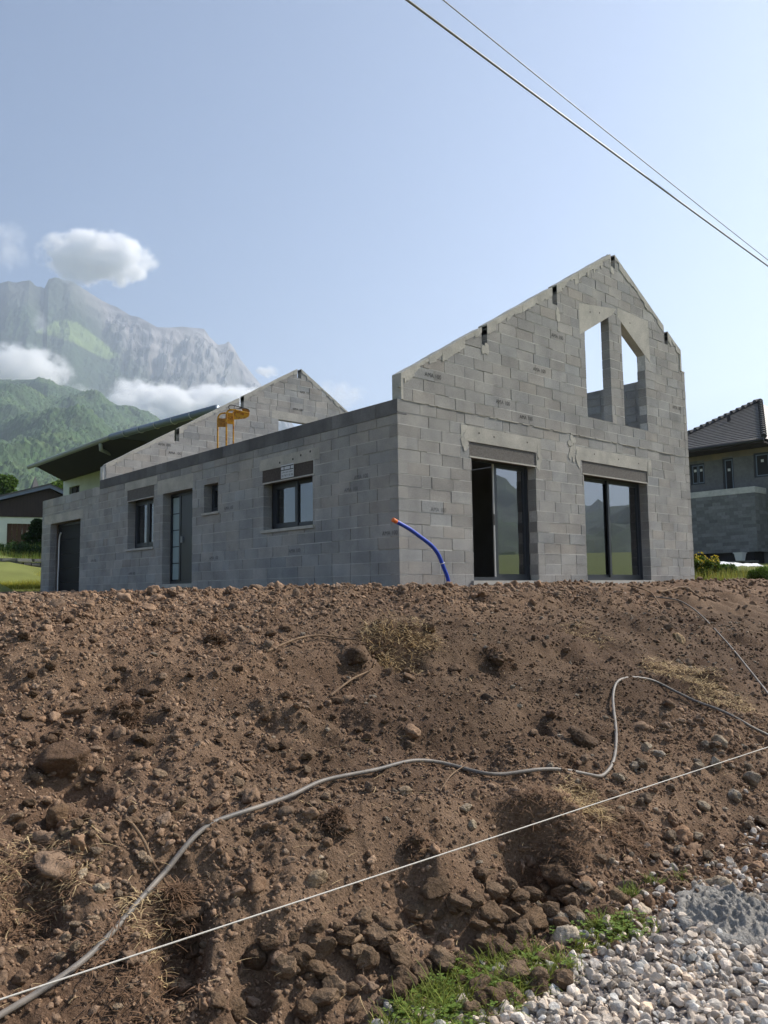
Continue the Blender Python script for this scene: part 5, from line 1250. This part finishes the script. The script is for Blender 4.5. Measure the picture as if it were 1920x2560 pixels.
# --- heap of wet cement
def cement():
    c = gpt(1585, 1985); n = 70; u = np.linspace(-1, 1, n); A, B = np.meshgrid(u, u); rt2 = _rt[:2]; fw2 = _fw[:2]
    sc_ = D2F*np.linalg.norm(c-CAM)/FPX; X = c[0]+rt2[0]*A*105*sc_+fw2[0]*B*.30; Y = c[1]+rt2[1]*A*105*sc_+fw2[1]*B*.30
    rad = np.sqrt(A**2+B**2)+.22*fbm(A*1.8, B*1.8, 3, 15); hgt = np.clip(1-rad, -.3, 1); lump = fbm(A*9, B*7, 4, 33)
    Z = GF(X, Y)+.028*sstep(0, .12, hgt)+.045*sstep(.12, .6, hgt)+.040*lump*sstep(.05, .35, hgt)-.05*sstep(0, -.12, hgt)
    i = np.arange(n-1)[:, None]*n+np.arange(n-1)[None, :]; F = np.stack([i, i+1, i+n+1, i+n], -1).reshape(-1, 4)
    np_mesh('cement_heap', np.stack([X, Y, Z], -1).reshape(-1, 3), F, 'cement', smooth=True, label='spilled heap of wet grey cement on the gravel', cat='cement')
cement()

# ================================================================== PLANTS FURTHER BACK
def grass_field(x0, x1, y0, y1, n, length, seed, label, keep=None, tint=(1, 1, 1), w_=.006):
    rg2 = np.random.default_rng(seed); X = rg2.uniform(x0, x1, n); Y = rg2.uniform(y0, y1, n)
    if keep is not None: k = keep(X, Y); X, Y = X[k], Y[k]
    n = len(X); Z = G(X, Y)-.02; a = rg2.uniform(0, 2*np.pi, n); L_ = length*rg2.uniform(.4, 1.3, n); dx = np.cos(a)*L_*rg2.uniform(.1, .6, n); dy = np.sin(a)*L_*rg2.uniform(.1, .6, n); wx = -np.sin(a)*w_; wy = np.cos(a)*w_
    V = np.stack([np.stack([X-wx, Y-wy, Z], -1), np.stack([X+wx, Y+wy, Z], -1), np.stack([X+dx, Y+dy, Z+L_], -1)], 1).reshape(-1, 3); F = np.arange(3*n).reshape(-1, 3)
    b = rg2.uniform(.7, 1.6, n)*(1+.35*fbm(X*.5, Y*.5, 2, 4)); T = np.repeat(np.stack([b*tint[0]*rg2.uniform(.9, 1.4, n), b*tint[1], b*tint[2]], -1), 3, 0)
    np_mesh('grass', V, F, 'grass', T, label=label, cat='grass', kind='stuff')
grass_field(-5, 4, 16.6, 20.4, 52000, .13, 3, 'sunlit green lawn left of the garage', keep=lambda X, Y: (X < -.12) | (Y > 16.5), tint=(1.5, 1.35, .9), w_=.008)
grass_field(-4, 10, 21, 32, 16000, .35, 4, 'rough grass on the bank behind the stone wall', tint=(.7, .8, .8), w_=.012)
grass_field(9.9, 36, -3, 12, 26000, .32, 6, 'rough weeds between the house and the neighbour', tint=(.9, .9, .9), keep=lambda X, Y: Y > 1.2-.06*(X-10), w_=.008)
def leaves_mesh(C, rad, n, size, rng, shell=.55):
    """n leaf quads scattered in ellipsoids (centres C, radii rad)"""
    k = rng.integers(0, len(C), n); d = rng.normal(size=(n, 3)); d /= np.linalg.norm(d, axis=1)[:, None]; r = rng.uniform(shell, 1.05, n)**.6
    P = C[k]+d*rad[k]*r[:, None]; a = rng.normal(size=(n, 3)); a /= np.linalg.norm(a, axis=1)[:, None]; b = np.cross(a, rng.normal(size=(n, 3))); b /= np.linalg.norm(b, axis=1)[:, None]; s = size*rng.uniform(.6, 1.3, n)[:, None]
    V = np.stack([P-a*s, P+b*s*.55, P+a*s, P-b*s*.55], 1).reshape(-1, 3); F = np.arange(4*n).reshape(-1, 4); t = np.repeat(rng.uniform(.6, 1.5, n), 4)
    return V, F, t
def tree(base, h_, cr, seed, label, nl=9000, leaf=.16, tint=(1, 1, 1), name='tree', cat='tree', trunk=True, group=None, ncl=26):
    rng = np.random.default_rng(seed); base = Vector(base); root_ = tag(empty(name, base), label, cat, group); C = []; rad = []; tm = MB(); top = base+Vector((0, 0, h_))
    if trunk: tm.tube([base, base+Vector((.05, .03, h_*.35)), base+Vector((.0, -.05, h_*.7)), top-Vector((0, 0, h_*.1))], [h_*.03, h_*.022, h_*.012, h_*.004], 8)
    for k in range(ncl):
        f = rng.uniform(.28, 1.0); a = rng.uniform(0, 6.283); w_ = cr*math.sin(min(1, (1.08-f)*1.55))*rng.uniform(.25, .95); c = base+Vector((math.cos(a)*w_, math.sin(a)*w_, h_*f)); C.append(c); q = cr*rng.uniform(.20, .38); rad.append((q, q, q*.75))
        if trunk and k % 2 == 0: s_ = base+Vector((0, 0, h_*max(.18, f-.25))); tm.tube([s_, (s_+c)/2+Vector((0, 0, .05*h_)), c], [h_*.010, h_*.007, h_*.002], 5)
    if trunk: tm.build('trunk', 'bark', root_, smooth=True)
    V, F, t = leaves_mesh(np.array([tuple(c) for c in C]), np.array(rad), nl, leaf, rng); V = V-np.array(base)
    o = np_mesh('crown', V, F, 'leaf', t[:, None]*np.array(tint), parent=root_)
def gz(x_, y_): return float(G(np.array(x_), np.array(y_)))-.1
p = at_dist(18, 1215, 100); tree((p[0], p[1], 3.5), p[2]-3.5+.6, 3.2, 3, 'green leafy tree showing above the barn roof on its left', leaf=.3, tint=(1.3, 1.3, .8))
p = at_dist(152, 1216, 92); tree((p[0], p[1], 3.5), p[2]-3.5+.3, 2.4, 4, 'bright green tree tip between barn and white house', leaf=.3, tint=(1.6, 1.5, .7), nl=5000)
p = at_dist(728, 1052, 34); tree((p[0], p[1], gz(p[0], p[1])), p[2]-gz(p[0], p[1]), 1.25, 5, 'dark twiggy tree top seen through the rear gable window', leaf=.09, nl=1500, tint=(.6, .6, .6), ncl=18)
p = at_dist(92, 1345, 62); tree((p[0], p[1], 2.4), 2.6, 1.2, 6, 'dark rounded bush beside the garage door of the barn', name='bush', cat='bush', leaf=.12, nl=5000, tint=(.5, .6, .5))
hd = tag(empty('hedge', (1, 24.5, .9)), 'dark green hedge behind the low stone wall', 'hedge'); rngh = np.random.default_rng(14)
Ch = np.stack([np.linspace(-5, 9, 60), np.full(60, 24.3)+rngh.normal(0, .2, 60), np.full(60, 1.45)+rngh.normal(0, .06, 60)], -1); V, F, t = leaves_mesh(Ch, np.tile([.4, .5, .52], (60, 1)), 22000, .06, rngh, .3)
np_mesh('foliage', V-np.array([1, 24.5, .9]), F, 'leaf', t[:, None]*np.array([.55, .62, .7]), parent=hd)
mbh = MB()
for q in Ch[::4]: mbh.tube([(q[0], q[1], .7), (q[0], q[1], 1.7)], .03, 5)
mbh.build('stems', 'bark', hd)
def bush(px, py, D, w_, h_, seed, label, tint=(1, 1, 1), leaf=.045, nl=7000, flowers=0):
    p = at_dist(px, py, D); b = Vector((p[0], p[1], gz(p[0], p[1]))); rng = np.random.default_rng(seed); root_ = tag(empty('bush', b), label, 'bush')
    C = []; rad = []; tm = MB()
    for k in range(16):
        a = rng.uniform(0, 6.28); r_ = w_*.5*math.sqrt(rng.uniform()); z_ = h_*rng.uniform(.25, .85)*(1-.35*(r_/(w_*.5))**2); C.append((b.x+r_*math.cos(a), b.y+r_*math.sin(a), b.z+z_)); q = w_*rng.uniform(.13, .24); rad.append((q, q, q*.9)); tm.tube([b, Vector(C[-1])], [.012, .004], 4)
    tm.build('stems', 'bark', root_); V, F, t = leaves_mesh(np.array(C), np.array(rad), nl, leaf, rng, .2); np_mesh('foliage', V-np.array(b), F, 'leaf', t[:, None]*np.array(tint), parent=root_)
    if flowers: V, F, t = leaves_mesh(np.array(C)+np.array([0, 0, .10]), np.array(rad), flowers, leaf*.8, rng, .75); np_mesh('blossom', V-np.array(b), F, 'flower_yellow', None, parent=root_)
bush(1764, 1430, 27, 1.0, .95, 8, 'yellow-flowering bush at the right corner of the house', (1.5, 1.3, .6), flowers=420)
bush(1800, 1440, 30, .9, .6, 9, 'low green bush beside the yellow-flowering one', (1.2, 1.2, .8))
bush(1910, 1440, 26, .8, .55, 10, 'light green weedy bush below the neighbour house', (1.7, 1.6, .8), leaf=.03)
p = at_dist(1822, 1424, 33); mb = MB(); n = 14
V = []; F = []
for i in range(n):
    for j in range(n): x_ = p[0]-1.1+2.2*i/(n-1); y_ = p[1]-1+2*j/(n-1); V.append((x_, y_, gz(x_, y_)+.42+.10*float(fbm(np.array(x_*2.), np.array(y_*2.), 3, 3))+.15*(j/(n-1))))
for i in range(n-1):
    for j in range(n-1): F.append((i*n+j, (i+1)*n+j, (i+1)*n+j+1, i*n+j+1))
mb.add(V, F); mb.build('plastic_sheet', 'white_plastic', smooth=True, label='crumpled white plastic sheet on the ground below the neighbour house', cat='sheet')

# ================================================================== AIR: haze and clouds
def volume_mat(name, build):
    m = bpy.data.materials.new(name); m.use_nodes = True; n = m.node_tree.nodes; n.clear(); L = m.node_tree.links
    out = n.new('ShaderNodeOutputMaterial'); v = n.new('ShaderNodeVolumePrincipled'); L.new(v.outputs[0], out.inputs['Volume']); build(n, L, v); MATS[name] = m; return m
HAZE = 1.3e-4
def _hz(n, L, v):
    v.inputs['Density'].default_value = HAZE; v.inputs['Color'].default_value = (.75, .845, 1, 1); v.inputs['Anisotropy'].default_value = 0.42
volume_mat('haze', _hz)
MB().box((-9600, -9600, -4.5), (9600, 9600, 2450)).build('haze', 'haze', kind='structure')
hz = bpy.data.objects['haze']; hz['kind'] = 'stuff'; hz['label'] = 'pale blue summer haze filling the valley air'; hz['category'] = 'haze'
CLOUDN = 0
def cloud(px, py, D, wpx, hpx, label, dens=.02, cover=.0, seed=0, deep=.8, nsc=1.0):
    """one cumulus puff: an ellipsoid of air with noisy density, wpx x hpx photo pixels at distance D"""
    global CLOUDN
    c = at_dist(px, py, D); k = D/FPX*1.02; rx, rz = wpx*k/2, hpx*k/2; ry = rx*deep
    V, F = ICO[2]
    def b(n, L, v):
        tc = n.new('ShaderNodeTexCoord'); ln = n.new('ShaderNodeVectorMath'); ln.operation = 'LENGTH'; L.new(tc.outputs['Object'], ln.inputs[0])
        fo = n.new('ShaderNodeMapRange'); fo.inputs[1].default_value = 1.0; fo.inputs[2].default_value = .15; L.new(ln.outputs['Value'], fo.inputs[0])
        geo = n.new('ShaderNodeNewGeometry'); mp = n.new('ShaderNodeMapping'); s_ = nsc/(rz*1.15); mp.inputs['Scale'].default_value = (s_, s_, s_*1.1); mp.inputs['Location'].default_value = (seed*3.7, seed*1.3, seed*2.1); L.new(geo.outputs['Position'], mp.inputs[0])
        t = n.new('ShaderNodeTexNoise'); t.inputs['Scale'].default_value = 1.0; t.inputs['Detail'].default_value = 7; t.inputs['Roughness'].default_value = .62; L.new(mp.outputs[0], t.inputs['Vector'])
        m1 = n.new('ShaderNodeMath'); m1.operation = 'MULTIPLY_ADD'; m1.inputs[1].default_value = 5.2; m1.inputs[2].default_value = -2.6-.5+cover; L.new(t.outputs[0], m1.inputs[0])
        m2 = n.new('ShaderNodeMath'); m2.operation = 'MULTIPLY_ADD'; m2.inputs[1].default_value = 1.6; L.new(fo.outputs[0], m2.inputs[0]); L.new(m1.outputs[0], m2.inputs[2])
        m3 = n.new('ShaderNodeMapRange'); m3.inputs[1].default_value = 0; m3.inputs[2].default_value = .85; m3.inputs[3].default_value = 0; m3.inputs[4].default_value = dens; L.new(m2.outputs[0], m3.inputs[0])
        m4 = n.new('ShaderNodeMath'); m4.operation = 'MULTIPLY'; L.new(m3.outputs[0], m4.inputs[0]); fe = n.new('ShaderNodeMapRange'); fe.inputs[1].default_value = 1; fe.inputs[2].default_value = .8; L.new(ln.outputs['Value'], fe.inputs[0]); L.new(fe.outputs[0], m4.inputs[1])
        L.new(m4.outputs[0], v.inputs['Density']); v.inputs['Color'].default_value = (1, 1, 1, 1); v.inputs['Anisotropy'].default_value = .0
    m = volume_mat('cloud_%d' % CLOUDN, b); CLOUDN += 1
    o = np_mesh('cloud', V*1.12, F, m.name, label=label, cat='cloud'); o.location = c; o.scale = (rx, ry, rz); o.rotation_euler = (0, 0, math.atan2(_rt[1], _rt[0]))
    m.cycles.volume_step_rate = .6
cloud(242, 648, 4200, 300, 125, 'white fluffy cloud floating alone above the mountain', .045, .2, 1, nsc=1.7)
cloud(18, 620, 4300, 150, 150, 'thin wispy cloud left of the lone fluffy cloud', .006, -.15, 2, nsc=1.4)
cloud(30, 925, 4100, 300, 120, 'grey-white cloud bank drifting in front of the forested slope', .026, .22, 3, nsc=1.9)
cloud(190, 985, 4100, 150, 50, 'thin end of the drifting cloud bank above the wooded hill', .007, .0, 4, nsc=1.4)
cloud(390, 1035, 4300, 290, 150, 'thick white cloud behind the wooded hill and white house', .045, .42, 5, nsc=2.0)
cloud(330, 975, 4300, 130, 70, 'small ragged cloud rising against the rock face', .016, .2, 11, nsc=1.5)
cloud(560, 1025, 4400, 330, 120, 'bright low cloud at the foot of the cliffs behind the rear gable', .045, .4, 6, nsc=2.0)
cloud(740, 995, 4900, 220, 90, 'faint cloud peeking over the rear gable', .006, .05, 7, nsc=1.6)
cloud(668, 930, 5200, 70, 34, 'tiny white puff at the right end of the mountain', .02, .2, 8)
cloud(850, 985, 5200, 160, 90, 'pale wisp of cloud between the two gables', .005, .0, 9, nsc=1.6)
cloud(100, 805, 4600, 50, 70, 'small wisp clinging to the rock below the summit', .008, .05, 10)
